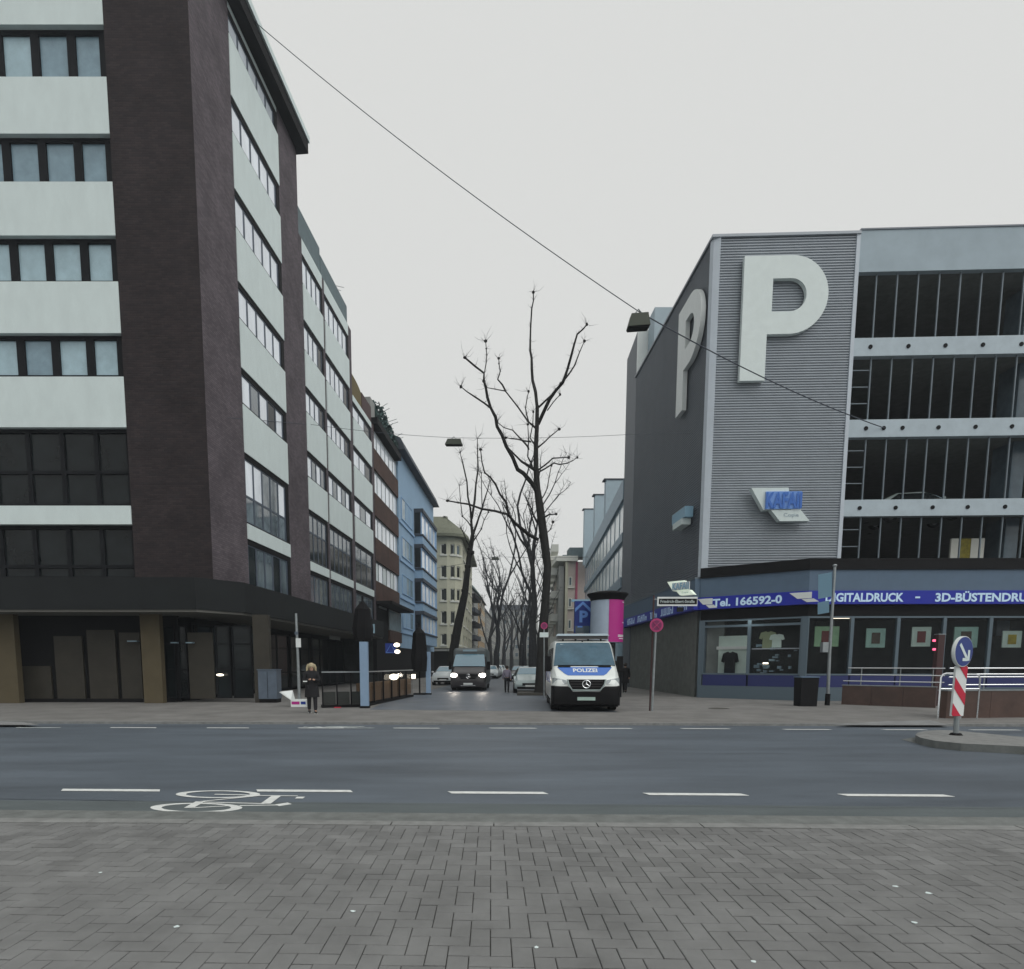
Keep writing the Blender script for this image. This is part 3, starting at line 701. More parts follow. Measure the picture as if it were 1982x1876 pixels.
# far houses on the left, one after the other
def far_house(name, label, p0, p1, zt, wallm, storeys, cols, roofm, winm='glass', balcony=False, depth=10, flip=False, frame='creamwhite', lo=3.6, roofh=2.2):
    G = Fac(p0, p1, flip)
    t = thing(name, label, 'building', (p0[0], p0[1], 0))
    fb('wall', wallm, t, G, 0, G.L, -depth, 0, lo, zt)
    fb('ground_floor', 'black' if wallm != 'greywall' else 'deckwall', t, G, 0, G.L, -depth, -.1, 0, lo - .01)
    b = MB(); P = G.pt
    b.hexa([P(-.2, .5, zt + .01), P(G.L + .2, .5, zt + .01), P(G.L + .2, -depth, zt + .01), P(-.2, -depth, zt + .01), P(.4, -1.2, zt + roofh), P(G.L - .4, -1.2, zt + roofh), P(G.L - .4, -depth + 1, zt + roofh), P(.4, -depth + 1, zt + roofh)]); b.build('roof', roofm, t)
    hz = (zt - lo) / storeys; wz = G.L / cols
    for i in range(storeys):
        for j in range(cols):
            window(t, G, j * wz + wz * .22, j * wz + wz * .78, lo + i * hz + hz * .28, lo + i * hz + hz * .82, 1, n=.01, fw=.1, mf=frame, mats=(winm,), dep=.09)
        if balcony: fb('balcony', 'slate' if i % 2 else 'black', t, G, G.L * .1, G.L * .6, .1, 1.5, lo + i * hz + .1, lo + i * hz + .95)
    # gable end towards the camera
    E = Fac(G.pt(0, -depth, 0)[:2], G.pt(0, 0, 0)[:2], flip)
    return t, G
e2 = (end[0] + .1 * 1, end[1] + 1)
far_house('balcony_house', 'grey far house with dark balconies behind the cream corner house', at(902, 1286, 116)[:2], at(925, 1286, 136)[:2], 16.5, 'greywall', 5, 5, 'green_roof', balcony=True)
far_house('orange_house', 'pale orange far house beside the dark balconies', at(927, 1286, 138)[:2], at(938, 1286, 160)[:2], 16.5, 'orange', 5, 5, 'green_roof')
far_house('ochre_house', 'dull far house before the end of the side street', at(941, 1286, 162)[:2], at(960, 1286, 215)[:2], 15, 'greywall', 5, 9, 'slate')
t, G = far_house('street_end_house', 'pale house closing the far end of the side street', (at(948, 1286, 260).x, 260), (at(1040, 1286, 260).x, 260), 24, 'greywall', 6, 8, 'slate', winm='curtain3')
# ================================================================== RIGHT: PARKING GARAGE
YP = 27.5 * K
PC = Vector(((1350 - PX) / FP * YP * CT, YP, 0))
YP2 = 40 * K
PFAR = at(1232, 716, YP2)
FT = Fac(PC[:2], (PC.x + 30, YP - 1.1))                 # front
FG = Fac(PFAR[:2], PC[:2])                             # side towards the street (normal faces -x)
FG = Fac(PC[:2], PFAR[:2], True)
gar = thing('parking_garage', 'grey corrugated parking garage with a big white letter P on its corner', 'building', PC)
ZG = FT.z(1388, 457); 
s_t = FT.s(1636, 850)                                  # right end of the tower on the front
ZGB = FT.z(1480, 1118)                                 # lower end of the cladding
LG = FG.L
print('garage', PC, PFAR, ZG, s_t, LG, ZGB)
# corrugated cladding: one sheet per side, real folds
def corrugate(F, s0, s1, z0, z1, pitch, n0, n1, m):
    b = MB(); n = int((z1 - z0) / pitch); p = (z1 - z0) / n; P = F.pt; vs = []; fs = []
    prof = []
    for i in range(n):
        zz_ = z0 + i * p
        prof += [(n0, zz_), (n1, zz_ + p * .25), (n1, zz_ + p * .60), (n0, zz_ + p * .85)]
    prof.append((n0, z1))
    for (q, z_) in prof: vs += [P(s0, q, z_), P(s1, q, z_)]
    for i in range(len(prof) - 1): fs.append((2 * i, 2 * i + 1, 2 * i + 3, 2 * i + 2))
    b.add(vs, fs); o = b.build('corrugated_cladding', m, gar); return tag(o, kind='stuff')
CR = .55
fb('tower_core', 'deck', gar, FT, CR, s_t - .1, -11, -.08, 4.0, ZG - .1)
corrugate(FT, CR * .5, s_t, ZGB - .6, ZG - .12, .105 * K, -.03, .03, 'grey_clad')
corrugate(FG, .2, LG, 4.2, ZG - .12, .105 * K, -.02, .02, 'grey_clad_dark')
# pale corner strip and roof edge
b = MB(); b.prism([PC[:2], FT.pt(.28, .09, 0)[:2], FT.pt(.28, -.2, 0)[:2], FG.pt(.28, -.2, 0)[:2], FG.pt(.22, .07, 0)[:2]], ZGB - .6, ZG - .1); b.build('corner_strip', 'white_trim', gar)
fb('edge_strip', 'white_trim', gar, FT, s_t - .06, s_t + .1, -.1, .07, ZGB - .6, ZG - .1)
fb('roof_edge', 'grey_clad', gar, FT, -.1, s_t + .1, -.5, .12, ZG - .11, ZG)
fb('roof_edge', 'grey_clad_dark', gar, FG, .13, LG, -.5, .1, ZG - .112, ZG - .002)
# side body beyond the tower core
b = MB(); b.prism([FG.pt(CR, -.1, 0)[:2], FG.pt(LG, -.1, 0)[:2], FG.pt(LG, -9, 0)[:2], FT.pt(9, -9, 0)[:2], FT.pt(CR, -.7, 0)[:2]], 0, ZG - .13); b.build('side_core', 'deck', gar)
# letters P
def letterP(F, s0, s1, z0, z1, n, m, nm='letter_p', slant=0, skew_fn=None):
    wd, ht = s1 - s0, z1 - z0; stem = wd * .30
    hw = [(0, 0), (stem, 0), (stem, ht * .375), (wd * .5, ht * .375)]
    r = ht * .625 / 2; cz = ht - r; cx = wd - r * .96
    outer = [(0, 0), (stem, 0), (stem, ht * .375), (wd - r, ht * .375)]
    for k in range(1, 24):
        t = -math.pi / 2 + math.pi * k / 24; outer.append((wd - r + r * math.cos(t), cz + r * math.sin(t)))
    outer += [(wd - r, ht), (0, ht)]
    ri = r * .42
    ix = stem + wd * .045
    inner = [(ix, cz - ri), (wd - r, cz - ri)] + [(wd - r + ri * math.cos(-math.pi / 2 + math.pi * k / 12), cz + ri * math.sin(-math.pi / 2 + math.pi * k / 12)) for k in range(1, 12)] + [(wd - r, cz + ri), (ix, cz + ri)]
    c = bpy.data.curves.new('p', 'CURVE'); c.dimensions = '2D'; c.fill_mode = 'FRONT'
    for loop in (outer, inner):
        sp = c.splines.new('POLY'); sp.points.add(len(loop) - 1); sp.use_cyclic_u = True
        for q, pnt in zip(sp.points, loop): q.co = (pnt[0], pnt[1], 0, 1)
    o = bpy.data.objects.new('p', c); COL.objects.link(o)
    me = bpy.data.meshes.new_from_object(o.evaluated_get(bpy.context.evaluated_depsgraph_get()))
    vs = [v.co.copy() for v in me.vertices]; fs = [tuple(p.vertices) for p in me.polygons]
    bpy.data.objects.remove(o); bpy.data.curves.remove(c); bpy.data.meshes.remove(me)
    b = MB(); f_ = lambda x, z_: (s0 + x if not slant else s1 - x, z0 + z_)
    b.add([F.pt(*(f_(v.x, v.y)[0], n, f_(v.x, v.y)[1])) for v in vs], fs)
    for loop in (outer, inner):
        k = len(loop); b.add([F.pt(f_(*q)[0], n, f_(*q)[1]) for q in loop] + [F.pt(f_(*q)[0], n - .22, f_(*q)[1]) for q in loop], [(i, (i + 1) % k, k + (i + 1) % k, k + i) for i in range(k)])
    return b.build(nm, m, gar)
a, z1 = FT.hit(1440, 497, .3); a0 = FT.s(1436, 620, .3); c_ = FT.s(1602, 590, .3); z0 = FT.z(1450, 738, .3)
letterP(FT, a0, c_, z0, z1, .32, 'letter')
p0, p1 = FG.s(1311, 700, .3), FG.s(1357, 600, .3); z1 = FG.z(1345, 556, .3); z0 = FG.z(1309, 808, .3)
letterP(FG, p1, p0, z0, z1, .3, 'white', slant=1)
# second volume behind: pale front and dark side
YG2 = 43.6 * K
q2 = at(1214, 695, YG2)
b = MB(); zz2 = FG.z(1230, 643); b.prism([(PFAR.x + .02, PFAR.y + .02), (q2.x, q2.y), (q2.x + 1.2, q2.y), (PFAR.x + .95, PFAR.y + .02)], 0, at(1233, 641, YP2).z); b.prism([(PFAR.x + .96, PFAR.y + .02), (q2.x + 1.21, q2.y), (q2.x + 8, q2.y), (PFAR.x + 8, PFAR.y + .02)], 0, ZG - .2); b.build('rear_volume', 'rear_dark', gar)
b = MB(); b.box(PFAR.x + .0, PFAR.x + .9, PFAR.y - .12, PFAR.y, at(1233, 716, YP2).z - .4, at(1233, 641, YP2).z); b.build('rear_pale_wall', 'white', gar)
xx = at(1254, 640, YP2).x
b = MB(); b.box(xx, xx + 1.2, PFAR.y - 1.5, PFAR.y - .15, ZG - .5, at(1260, 604, YP2 - 1).z); b.build('roof_stair_head', 'concrete_pale', gar)
# parking decks on the right
s_e = 27.0
ylv = [(448, 527), (655, 690), (813, 847), (968, 1000)]
zlv = [(FT.z(1700, a - (2 if a == 448 else 0)), FT.z(1700, c)) for a, c in ylv]
fb('parapet', 'concrete_pale', gar, FT, s_t + .1, s_e, -.25, .02, zlv[0][1], zlv[0][0])
fb('parapet_edge', 'grey_clad_dark', gar, FT, s_t + .1, s_e, -.3, .06, zlv[0][0], zlv[0][0] + .06)
z_shop_top = FT.z(1480, 1100)
levels_b = [z for z in zlv[1:]]
for i, (zt, zb) in enumerate(levels_b):
    bm_ = fb('beam', 'beam', gar, FT, s_t + .1, s_e, -.3, .03, zb, zt)
    fb('deck_slab', 'deck', gar, FT, s_t + .1, s_e, -13, -.31, zb + .15, zt - .25)
    xs = {0: (1768 / 1.05, 1845 / 1.05, 1920 / 1.05, 1996 / 1.05, 2074 / 1.05), 1: (1759 / 1.05, 1795 / 1.05, 1833 / 1.05, 1906 / 1.05, 1981 / 1.05, 2055 / 1.05), 2: (1746 / 1.05, 1819 / 1.05, 1894 / 1.05, 1965 / 1.05, 2041 / 1.05)}[i]
    for x in xs:
        ss = FT.s(x, (830, 830, 985)[i] if i else 672); zc_ = (zt + zb) / 2
        b = MB(); b.tube([FT.pt(ss, .0, zc_), FT.pt(ss, .06, zc_)], .09, 10); b.build('drain_hole', 'black', gar)
fb('deck_slab', 'deck', gar, FT, s_t + .1, s_e, -13, -.31, zlv[0][1] + .1, zlv[0][1] + .5)
fb('deck_back_wall', 'deckwall', gar, FT, s_t + .1, s_e, -13.5, -13, 3, zlv[0][1])
fb('deck_side_wall', 'deckwall', gar, FT, s_t - .09, s_t + .09, -13, -.12, 3, zlv[0][1])
fb('deck_end_wall', 'deckwall', gar, FT, s_e, s_e + .3, -13.5, 0, 0, zlv[0][0])
fb('deck_pier', 'curtain3', gar, FT, FT.s(1990, 1000), FT.s(1990, 1000) + .6, -2.4, -1.2, 3, zlv[0][1])
openings = [(zlv[0][1], zlv[1][0]), (zlv[1][1], zlv[2][0]), (zlv[2][1], zlv[3][0]), (zlv[3][1], z_shop_top - .6)]
sp = .85 * K
for i, (zt, zb) in enumerate(openings):
    k = 1
    while s_t + .1 + k * sp < s_e:
        ss = s_t + .1 + k * sp; fb('mullion', 'post', gar, FT, ss - .026, ss + .026, -.20, -.13, zb, zt); k += 1
    if i:
        for j in range(1, 4):
            zz_ = zb + (zt - zb) * (j / 3.8 + .02); fb('ladder_rung', 'post', gar, FT, s_t + .1, s_t + .1 + sp - .04, -.2, -.17, zz_ - .02, zz_ + .02)
for (x0, x1, y) in ((1735, 1825, 582), (1850, 1980, 581)):
    a, c = FT.s(x0 - 8, y, -3), FT.s(x1 - 8, y, -3); zz_ = FT.z(1780, y, -3); fb('strip_light', 'art_white', gar, FT, a, c, -3.1, -3, zz_, zz_ + .06)
a, zt_ = FT.hit(1842, 1043, -1.2); c, zb_ = FT.hit(1903, 1083, -1.2)
fb('notice_board', 'creamwhite', gar, FT, a, a + (c - a) * .28, -1.3, -1.2, zb_ - 1, zt_); fb('notice_board', 'art_yellow', gar, FT, a + (c - a) * .28, a + (c - a) * .6, -1.3, -1.22, zb_ - 1, zt_); fb('notice_board', 'creamwhite', gar, FT, a + (c - a) * .6, c, -1.3, -1.2, zb_ - 1, zt_)

# ---- the shop at its foot
shop = thing('copy_shop', 'blue and grey copy shop with lettered fascia at the foot of the garage', 'shop', PC)
P0 = PC + Vector((.0, -.05, 0))
zfa = at(1354, 1121, YP).z                                # top of grey fascia
offr = 173 / 192
Y1 = YP * .905
x1_ = at(1568, 1102, Y1)
FQ = Fac(P0[:2], (x1_.x, Y1))                            # angled part
FR = Fac((x1_.x, Y1), (x1_.x + 26, Y1 - .3))             # straight part
LQ = FQ.L
zblack = zfa + .46; z_bt = FQ.z(1450, 1150); z_bb = FQ.z(1450, 1176); zhead = FQ.z(1450, 1196); z_base = FQ.z(1450, 1338)
z_bt = FQ.z(1400, 1154.5); z_bb = FQ.z(1400, 1178.5)
print('shop', LQ, zfa, z_bt, z_bb, FR.z(1800, 1102), FR.z(1800, 1142), FR.z(1800, 1164))
def band(nm, m, z0, z1, out, dd=3):
    b = MB(); b.prism([FQ.pt(-.02, out, 0)[:2], FQ.pt(LQ, out, 0)[:2], FR.pt(26, out, 0)[:2], FR.pt(26, -dd, 0)[:2], FR.pt(1.5, -dd, 0)[:2], FQ.pt(.3, -dd * .2, 0)[:2]], z0, z1)
    return b.build(nm, m, shop)
band('black_band', 'black', zfa + .001, zblack, .08); band('grey_fascia', 'fascia_blue', z_bt, zfa, .0); band('blue_sign_band', 'sign_blue', z_bb, z_bt - .002, .04)
band('lintel', 'black', z_bb - .5, z_bb - .003, -.2, 3)
fsd = [(4.35 * 0, LG)]
FGo = FG
for nm, m, z0_, z1_, o_ in (('grey_fascia', 'fascia_blue', z_bt + .001, zfa - .001, .25), ('blue_sign_band', 'sign_blue', z_bb + .001, z_bt - .003, .29), ('fascia_cap', 'post', zfa, zfa + .08, .27)):
    fb(nm, m, shop, FG, .0 if nm == 'fascia_cap' else -.0, LG + 1.5, -.3, o_, z0_, z1_)
fb('side_wall', 'deckwall', shop, FG, 0, LG + 1, -1.2, -.4, 0, z_bb)
fb('side_pier', 'shopframe', shop, FG, .05, 1.9, -.45, -.25, 0, z_bb - .01)
window(shop, FG, FG.s(1300, 1300, -.3), FG.s(1235, 1300, -.3), 1.0, 3.6, 3, rows=(.4, .7), n=-.38, fw=.07, mf='shopframe', mats=('curtain2', 'curtain3', 'glass', 'curtain3'))
# interior of shop
b = MB(); b.prism([FQ.pt(0, -3, 0)[:2], FR.pt(0, -4, 0)[:2], FR.pt(26, -4, 0)[:2], FR.pt(26, -4.2, 0)[:2], FR.pt(-.2, -4.2, 0)[:2], FQ.pt(-.1, -3.2, 0)[:2]], 0, z_bb); b.build('back_wall', 'interior', shop)
b = MB(); b.prism([FQ.pt(0, -.2, 0)[:2], FQ.pt(LQ, -.2, 0)[:2], FR.pt(26, -.2, 0)[:2], FR.pt(26, -4, 0)[:2], FR.pt(0, -4, 0)[:2], FQ.pt(0, -3, 0)[:2]], ZS, .25); b.build('floor', 'interior', shop)
def shopbay(F, s0, s1, z0, z1, trans=None, glassm='clear'):
    w_ = MB(); f = .07
    w_.fbox(F, s0, s1, -.25, -.12, z0, z0 + f); w_.fbox(F, s0, s1, -.25, -.12, z1 - f, z1)
    w_.fbox(F, s0, s0 + f, -.25, -.123, z0 + f, z1 - f); w_.fbox(F, s1 - f, s1, -.25, -.123, z0 + f, z1 - f)
    if trans: w_.fbox(F, s0 + f, s1 - f, -.25, -.128, trans - .05, trans + .05)
    o = w_.build('window', 'shopframe', shop)
    fb('pane', glassm, o, F, s0 + f, s1 - f, -.2, -.19, z0 + f, (trans - .05) if trans else z1 - f)
    if trans: fb('pane', glassm, o, F, s0 + f, s1 - f, -.2, -.19, trans + .05, z1 - f)
    return o
zst = FQ.z(1450, 1307); zst0 = FQ.z(1450, 1329)
sq = [FQ.s(1357, 1280), FQ.s(1446, 1280), FQ.s(1548, 1280), LQ]
ztr = FQ.z(1480, 1212)
shopbay(FQ, sq[0], sq[1], zst, z_bb - .5, ztr + .05); shopbay(FQ, sq[1], sq[2], zst, z_bb - .5, ztr + .05)
fb('corner_pillar', 'shopframe', shop, FQ, sq[2], LQ + .05, -.3, -.08, ZS, z_bb - .5)
for a, c in ((sq[0] + .06, sq[1] - .04), (sq[1] + .04, sq[2] - .05)): fb('blue_stall_panel', 'stall', shop, FQ, a, c, -.25, -.13, zst0, zst - .01)
fb('plinth', 'shopframe', shop, FQ, 0, LQ + .2, -.3, -.1, ZS, zst0 - .005)
fb('pier', 'shopframe', shop, FQ, -.05, sq[0], -.35, -.14, ZS, z_bb - .5)
# straight part: mullions every bay
xm = [1613, 1737 - 0, 1831, 1930]
sm = [0.1] + [FR.s((1650 + x / 4.265) / 1.05, 1290) for x in (345, 745, 1145, 1545)]
step = sm[-1] - sm[-2]
while sm[-1] < 16: sm.append(sm[-1] + step)
for i in range(len(sm) - 1):
    o = shopbay(FR, sm[i], sm[i + 1], zst, z_bb - .5)
    fb('blue_stall_panel', 'stall', shop, FR, sm[i] + .03, sm[i + 1] - .03, -.25, -.13, zst0, zst - .01)
fb('plinth', 'shopframe', shop, FR, .1, 26, -.3, -.1, ZS, zst0 - .005)
# display: white back panel with black T-shirt
fb('display_panel', 'display', shop, FQ, sq[0] + .12, sq[1] - .1, -.7, -.62, zst + .05, FQ.z(1400, 1232, -.65))
fb('display_shelf', 'white', shop, FQ, sq[0] + .12, sq[1] - .1, -.61, -.56, FQ.z(1400, 1258, -.6), FQ.z(1400, 1252, -.6))
la = bpy.data.lights.new('display_light', 'AREA'); la.energy = 14; la.size = 1.2; la.color = (.92, 1, .95)
lo_ = bpy.data.objects.new('display_light', la); COL.objects.link(lo_); lo_.location = FQ.pt((sq[0] + sq[2]) / 2, -.45, z_bb - .56)
def tshirt(parent, F, sc, zc, wd, ht, n, m, label=None):
    w2, h2 = wd / 2, ht / 2
    pts = [(-.16, .5), (-.5, .42), (-.62, .1), (-.42, .05), (-.36, .18), (-.38, -.5), (.38, -.5), (.36, .18), (.42, .05), (.62, .1), (.5, .42), (.16, .5), (.08, .46), (-.08, .46)]
    b = MB(); b.extrude([F.pt(sc + x * wd, n, zc + z_ * ht) for x, z_ in pts], F.n * .09); return b
s_, z_ = FQ.hit(1413, 1286, -.5); tag(tshirt(None, FQ, s_, z_, .62, 1.15, -.5, 'tshirt').build('tshirt', 'tshirt'), 'black T-shirt hanging before the pale panel in the shop window', 't-shirt')
s_, z_ = FQ.hit(1487, 1240, -.6); tag(tshirt(None, FQ, s_, z_, .6, .8, -.6, 'tshirt_y').build('tshirt', 'tshirt_y'), 'yellowish T-shirt high up in the right-hand display window', 't-shirt')
s_, z_ = FQ.hit(1504, 1241, -.55); tag(tshirt(None, FQ, s_, z_, .5, .6, -.55, 'display').build('tshirt', 'display'), 'small white T-shirt beside the yellowish one in the display window', 't-shirt')
rr = random.Random(11)
fb('display_shelf', 'white_trim', shop, FQ, sq[1] + .1, sq[2] - .1, -.8, -.3, FQ.z(1500, 1257, -.3), FQ.z(1500, 1256, -.3) + .02)
b = MB()
for k in range(26):
    s_ = rr.uniform(sq[1] + .15, sq[2] - .3); z_ = rr.uniform(zst + .05, zst + 1.3); b.fbox(FQ, s_, s_ + rr.uniform(.05, .25), -.8, -.8 + rr.uniform(.1, .3), z_, z_ + rr.uniform(.03, .14))
tag(b.build('display_goods', 'curtain2', shop), kind='stuff')
s_, z_ = FQ.hit(1481, 1286, -.4); fb('display_lamp', 'lamp_dim', shop, FQ, s_ - .1, s_ + .12, -.45, -.4, z_, z_ + .07)
s_, z_ = FR.hit(1634, 1197, -.5); fb('ceiling_tube', 'lamp_dim', shop, FR, s_ - .4, s_ + .4, -.8, -.5, z_, z_ + .05)
# art prints in the windows
arts = [((1577, 1651), (1624, 1651), 1213, 1252, 'art_green', 'art_red', 'green poster with dark red square in the left shop bay'), ((1677, 1700), (1714, 0), 1217, 1254, 'art_teal', 'art_dark', 'green poster with brown head shape in the second shop bay'), ((1765, 0), (1802, 0), 1214, 1252, 'art_white', 'art_red', 'pale framed poster with dark red centre in the shop window'), ((1847, 0), (1893, 0), 1214, 1254, 'art_teal', 'art_dark', 'teal poster behind the round blue arrow sign'), ((1941, 0), (1978, 0), 1222, 1254, 'art_white', 'art_yellow', 'pale poster with dark yellow centre at the far right')]
for (xa_, _), (xb_, _), yt, yb, m1, m2, lab in arts:
    a = FR.s(xa_, 1230, -.4); c = FR.s(xb_, 1230, -.4); zt = FR.z(1800, yt, -.4); zb = FR.z(1800, yb, -.4)
    t = thing('poster', lab, 'poster', FR.pt((a + c) / 2, -.4, zb), group='posters in the shop windows')
    fb('sheet', m1, t, FR, a, c, -.44, -.4, zb, zt)
    fb('print', m2, t, FR, a + (c - a) * .28, c - (c - a) * .28, -.395, -.385, zb + (zt - zb) * .2, zt - (zt - zb) * .22)
# lettering
def onF(F, s0, s1, z0, z1, n): return lambda u, v: F.pt(s0 + (s1 - s0) * u, n, z0 + (z1 - z0) * v)
lh0, lh1 = z_bb + .085, z_bt - .10
lettering('Tel. 166592-0', onF(FQ, FQ.s(1380, 1165), FQ.s(1514, 1160), lh0, lh1, .048), 'sign_text', shop, .035)
zc_ = z_bt - z_bb
lettering('DIGITALDRUCK', onF(FR, FR.s(1597, 1154), FR.s(1748, 1154), lh0 - .0, lh1, .048), 'sign_text', shop, .035)
lettering('3D-BÜSTENDRUCK', onF(FR, FR.s(1809, 1154), FR.s(2024, 1154), lh0, lh1 + .07, .048), 'sign_text', shop, .035)
s_ = FR.s(1775, 1154); fb('hyphen', 'sign_text', shop, FR, s_ - .1, s_ + .1, .04, .05, z_bb + zc_ * .42, z_bb + zc_ * .55)
def logo(F, s0, z0, wd, ht, n, parent, big=True, m1='white', m2='sign_text'):
    """two slanted white plates with blue bars"""
    P = F.pt
    b = MB(); b.extrude([P(s0, n, z0 + ht), P(s0 + wd * .75, n, z0 + ht), P(s0 + wd * .75, n, z0 + ht * .38), P(s0 + wd * .28, n, z0 + ht * .38)], F.n * (.12 if big else .01)); b.build('upper_plate', m1, parent)
    b = MB(); b.extrude([P(s0 + wd * .42, n, z0 + ht * .33), P(s0 + wd * .82, n, z0 + ht * .33), P(s0 + wd, n, z0), P(s0 + wd * .6, n, z0)], F.n * (.16 if big else .012)); b.build('lower_plate', m1, parent)
logo(FQ, FQ.s(1528, 1155), z_bb + .08, 1.15, zc_ - .14, .045, shop, False)
logo(FQ, FQ.s(1351, 1165), z_bb + .05, .9, zc_ - .12, .045, shop, False)
# unreadable words on the side band: short light strokes
b = MB(); rr = random.Random(5); s_ = .9
for wlen in (1.1, 1.5, 1.0, 1.6, 1.3):
    e_ = s_ + wlen * 1.3
    while s_ < e_:
        hgt = rr.choice((1, 1, .6)); b.fbox(FG, s_, s_ + .07, .295, .305, lh0, lh0 + (lh1 - lh0) * hgt)
        if rr.random() < .6: zz_ = rr.choice((lh0, lh1 - .06, (lh0 + lh1) / 2)); b.fbox(FG, s_ + .07, s_ + .17, .296, .304, zz_, zz_ + .06)
        s_ += .24
    s_ += .7
tag(b.build('side_lettering', 'sign_text', shop), kind='stuff')
# ---- slanted shop signs standing off the cladding
def shop_sign(F, xa, ya, xb, yb, n, label, glow=False):
    s0, zt = F.hit(xa, ya, n); s1, zb = F.hit(xb, yb, n)
    t = thing('shop_sign', label, 'sign', F.pt((s0 + s1) / 2, 0, zb), group='slanted white and blue shop signs')
    wd, ht = s1 - s0, zt - zb; P = F.pt
    m = 'glow' if glow else 'panel'
    b = MB(); b.extrude([P(s0, n - .32, zt), P(s0 + wd * .62, n - .32, zt), P(s0 + wd * .70, n - .32, zb + ht * .36), P(s0 + wd * .22, n - .32, zb + ht * .34)], F.n * .3); b.build('upper_plate', m, t)
    b = MB(); b.extrude([P(s0 + wd * .34, n - .30, zb + ht * .34), P(s0 + wd * .84, n - .30, zb + ht * .34), P(s0 + wd, n - .30, zb), P(s0 + wd * .50, n - .30, zb)], F.n * .3); b.build('lower_plate', m, t)
    lettering('KAFAII', lambda u, v: P(s0 + wd * (.24 + .60 * u), n + .1, zb + ht * (.38 + .47 * v)), 'vanblue' if not glow else 'cyanplate', t, .03)
    b = MB(); b.fbox(F, s0 + wd * .24, s0 + wd * .84, n - .02, n + .04, zb + ht * .36, zb + ht * .88); b.build('letter_backing', 'parklight' if not glow else 'white', t)
    lettering('Copie', lambda u, v: P(s0 + wd * (.55 + .25 * u + .02 * (1 - v)), n + .012, zb + ht * (.10 + .14 * v)), 'concrete_pale', t, .01)
    b = MB(); b.tube([P(s0 + wd * .45, -.05, zb + ht * .6), P(s0 + wd * .45, n - .1, zb + ht * .6)], .06, 6); b.build('bracket', 'steel', t)
    return t
shop_sign(FT, 1455, 945, 1567, 1009, .55, 'white and blue slanted shop sign on the front cladding below the big letter')
FGs = FG
s0, zt = FG.hit(1326, 980, .5); s1, zb = FG.hit(1300, 1030, .5)
t = thing('shop_sign', 'small white and blue shop sign on the side wall facing the street', 'sign', FG.pt(s0, 0, zb), group='slanted white and blue shop signs')
E = Fac(FG.pt(1.0 + s0, .08, 0)[:2], FG.pt(1.0 + s0, .95, 0)[:2])
fb('sign_box', 'cyanplate', t, FG, s0, s1, .1, .5, zb + (zt - zb) * .38, zt); fb('lower_plate', 'panel', t, FG, s0 + .25, s1 - .3, .12, .55, zb, zb + (zt - zb) * .37)
FL = Fac(FQ.pt(-1.6, .2, 0)[:2], FQ.pt(1.2, .5, 0)[:2])
shop_sign(FL, 1291, 1127, 1343, 1151, .8, 'small glowing white shop sign above the street name board', True)
# ================================================================== beyond the garage on the right
def side_x(P, Y): return P.x + .0955 * (Y - P.y)
QN = Vector((q2.x + .05, q2.y + .05, 0)); YM = 74.5 * K
QM = Vector((QN.x + .0955 * (YM - QN.y), YM, 0))
FM = Fac(QN[:2], QM[:2], True)
sto = thing('stepped_metal_building', 'pale metal and glass building with stair-stepped roof beyond the garage', 'building', QN)
hitz = lambda x, y: FM.hit(x, y)
stp = [(1205, 1172, 930), (1172, 1148, 960), (1148, 1133, 986)]
prev_s = 0
zroof = [FM.z(1198, 998), ]
zg1 = FM.z(1203, 940)
for i, (xa_, xb_, y) in enumerate(stp):
    a = max(0, FM.s(xa_, 1100)); c = min(FM.L, FM.s(xb_, 1100)); 
    z_ = FM.z(xb_ + 1, y)
    pass
fb('core', 'interior', sto, FM, 0, FM.L, -6, -.3, 0, zg1 - .2)
for (xl, yt_, dy_) in ((1170.5, 929.5, 1.5), (1149.5, 959, 9), (1129.5, 986.7, 19)):
    sF = FM.s(xl, 1000); Ys = FM.pt(sF, 0, 0).y; q = at(xl, yt_, Ys); b = MB(); b.box(q.x + .15, q.x + 9, Ys, Ys + .8, zg1 - .3, q.z); b.build('roof_step', 'metalroof_light', sto)
    b = MB(); b.box(q.x - .06, q.x + 9, Ys - .06, Ys + .86, q.z + .002, q.z + .12); b.build('step_edge', 'slate', sto)
lines = [(1010, 1033), (1113, 1136), (1195, 1218)]
zA = lambda y: FM.z(1203, y)
fb('metal_band', 'metalroof', sto, FM, 0, FM.L, -.6, .1, zA(975), zg1)
fb('metal_band', 'metalroof', sto, FM, 0, FM.L, -.3, .1, zA(1052), zA(1036))
fb('metal_band', 'metalroof', sto, FM, 0, FM.L, -.3, .15, zA(1139), zA(1119))
window(sto, FM, 0, FM.L, zA(1036) + .01, zA(975) - .01, 12, n=-.12, fw=.08, mf='metalroof', mats=('glassfacade',))
window(sto, FM, 0, FM.L, zA(1119) + .01, zA(1052) - .01, 12, n=-.12, fw=.08, mf='metalroof', mats=('glassfacade',))
fb('lower_wall', 'metalroof', sto, FM, 0, FM.L, -.3, .0, 3.2, zA(1139) - .01)
fb('ground_floor', 'deckwall', sto, FM, 0, FM.L, -.3, -.1, 0, 3.19)
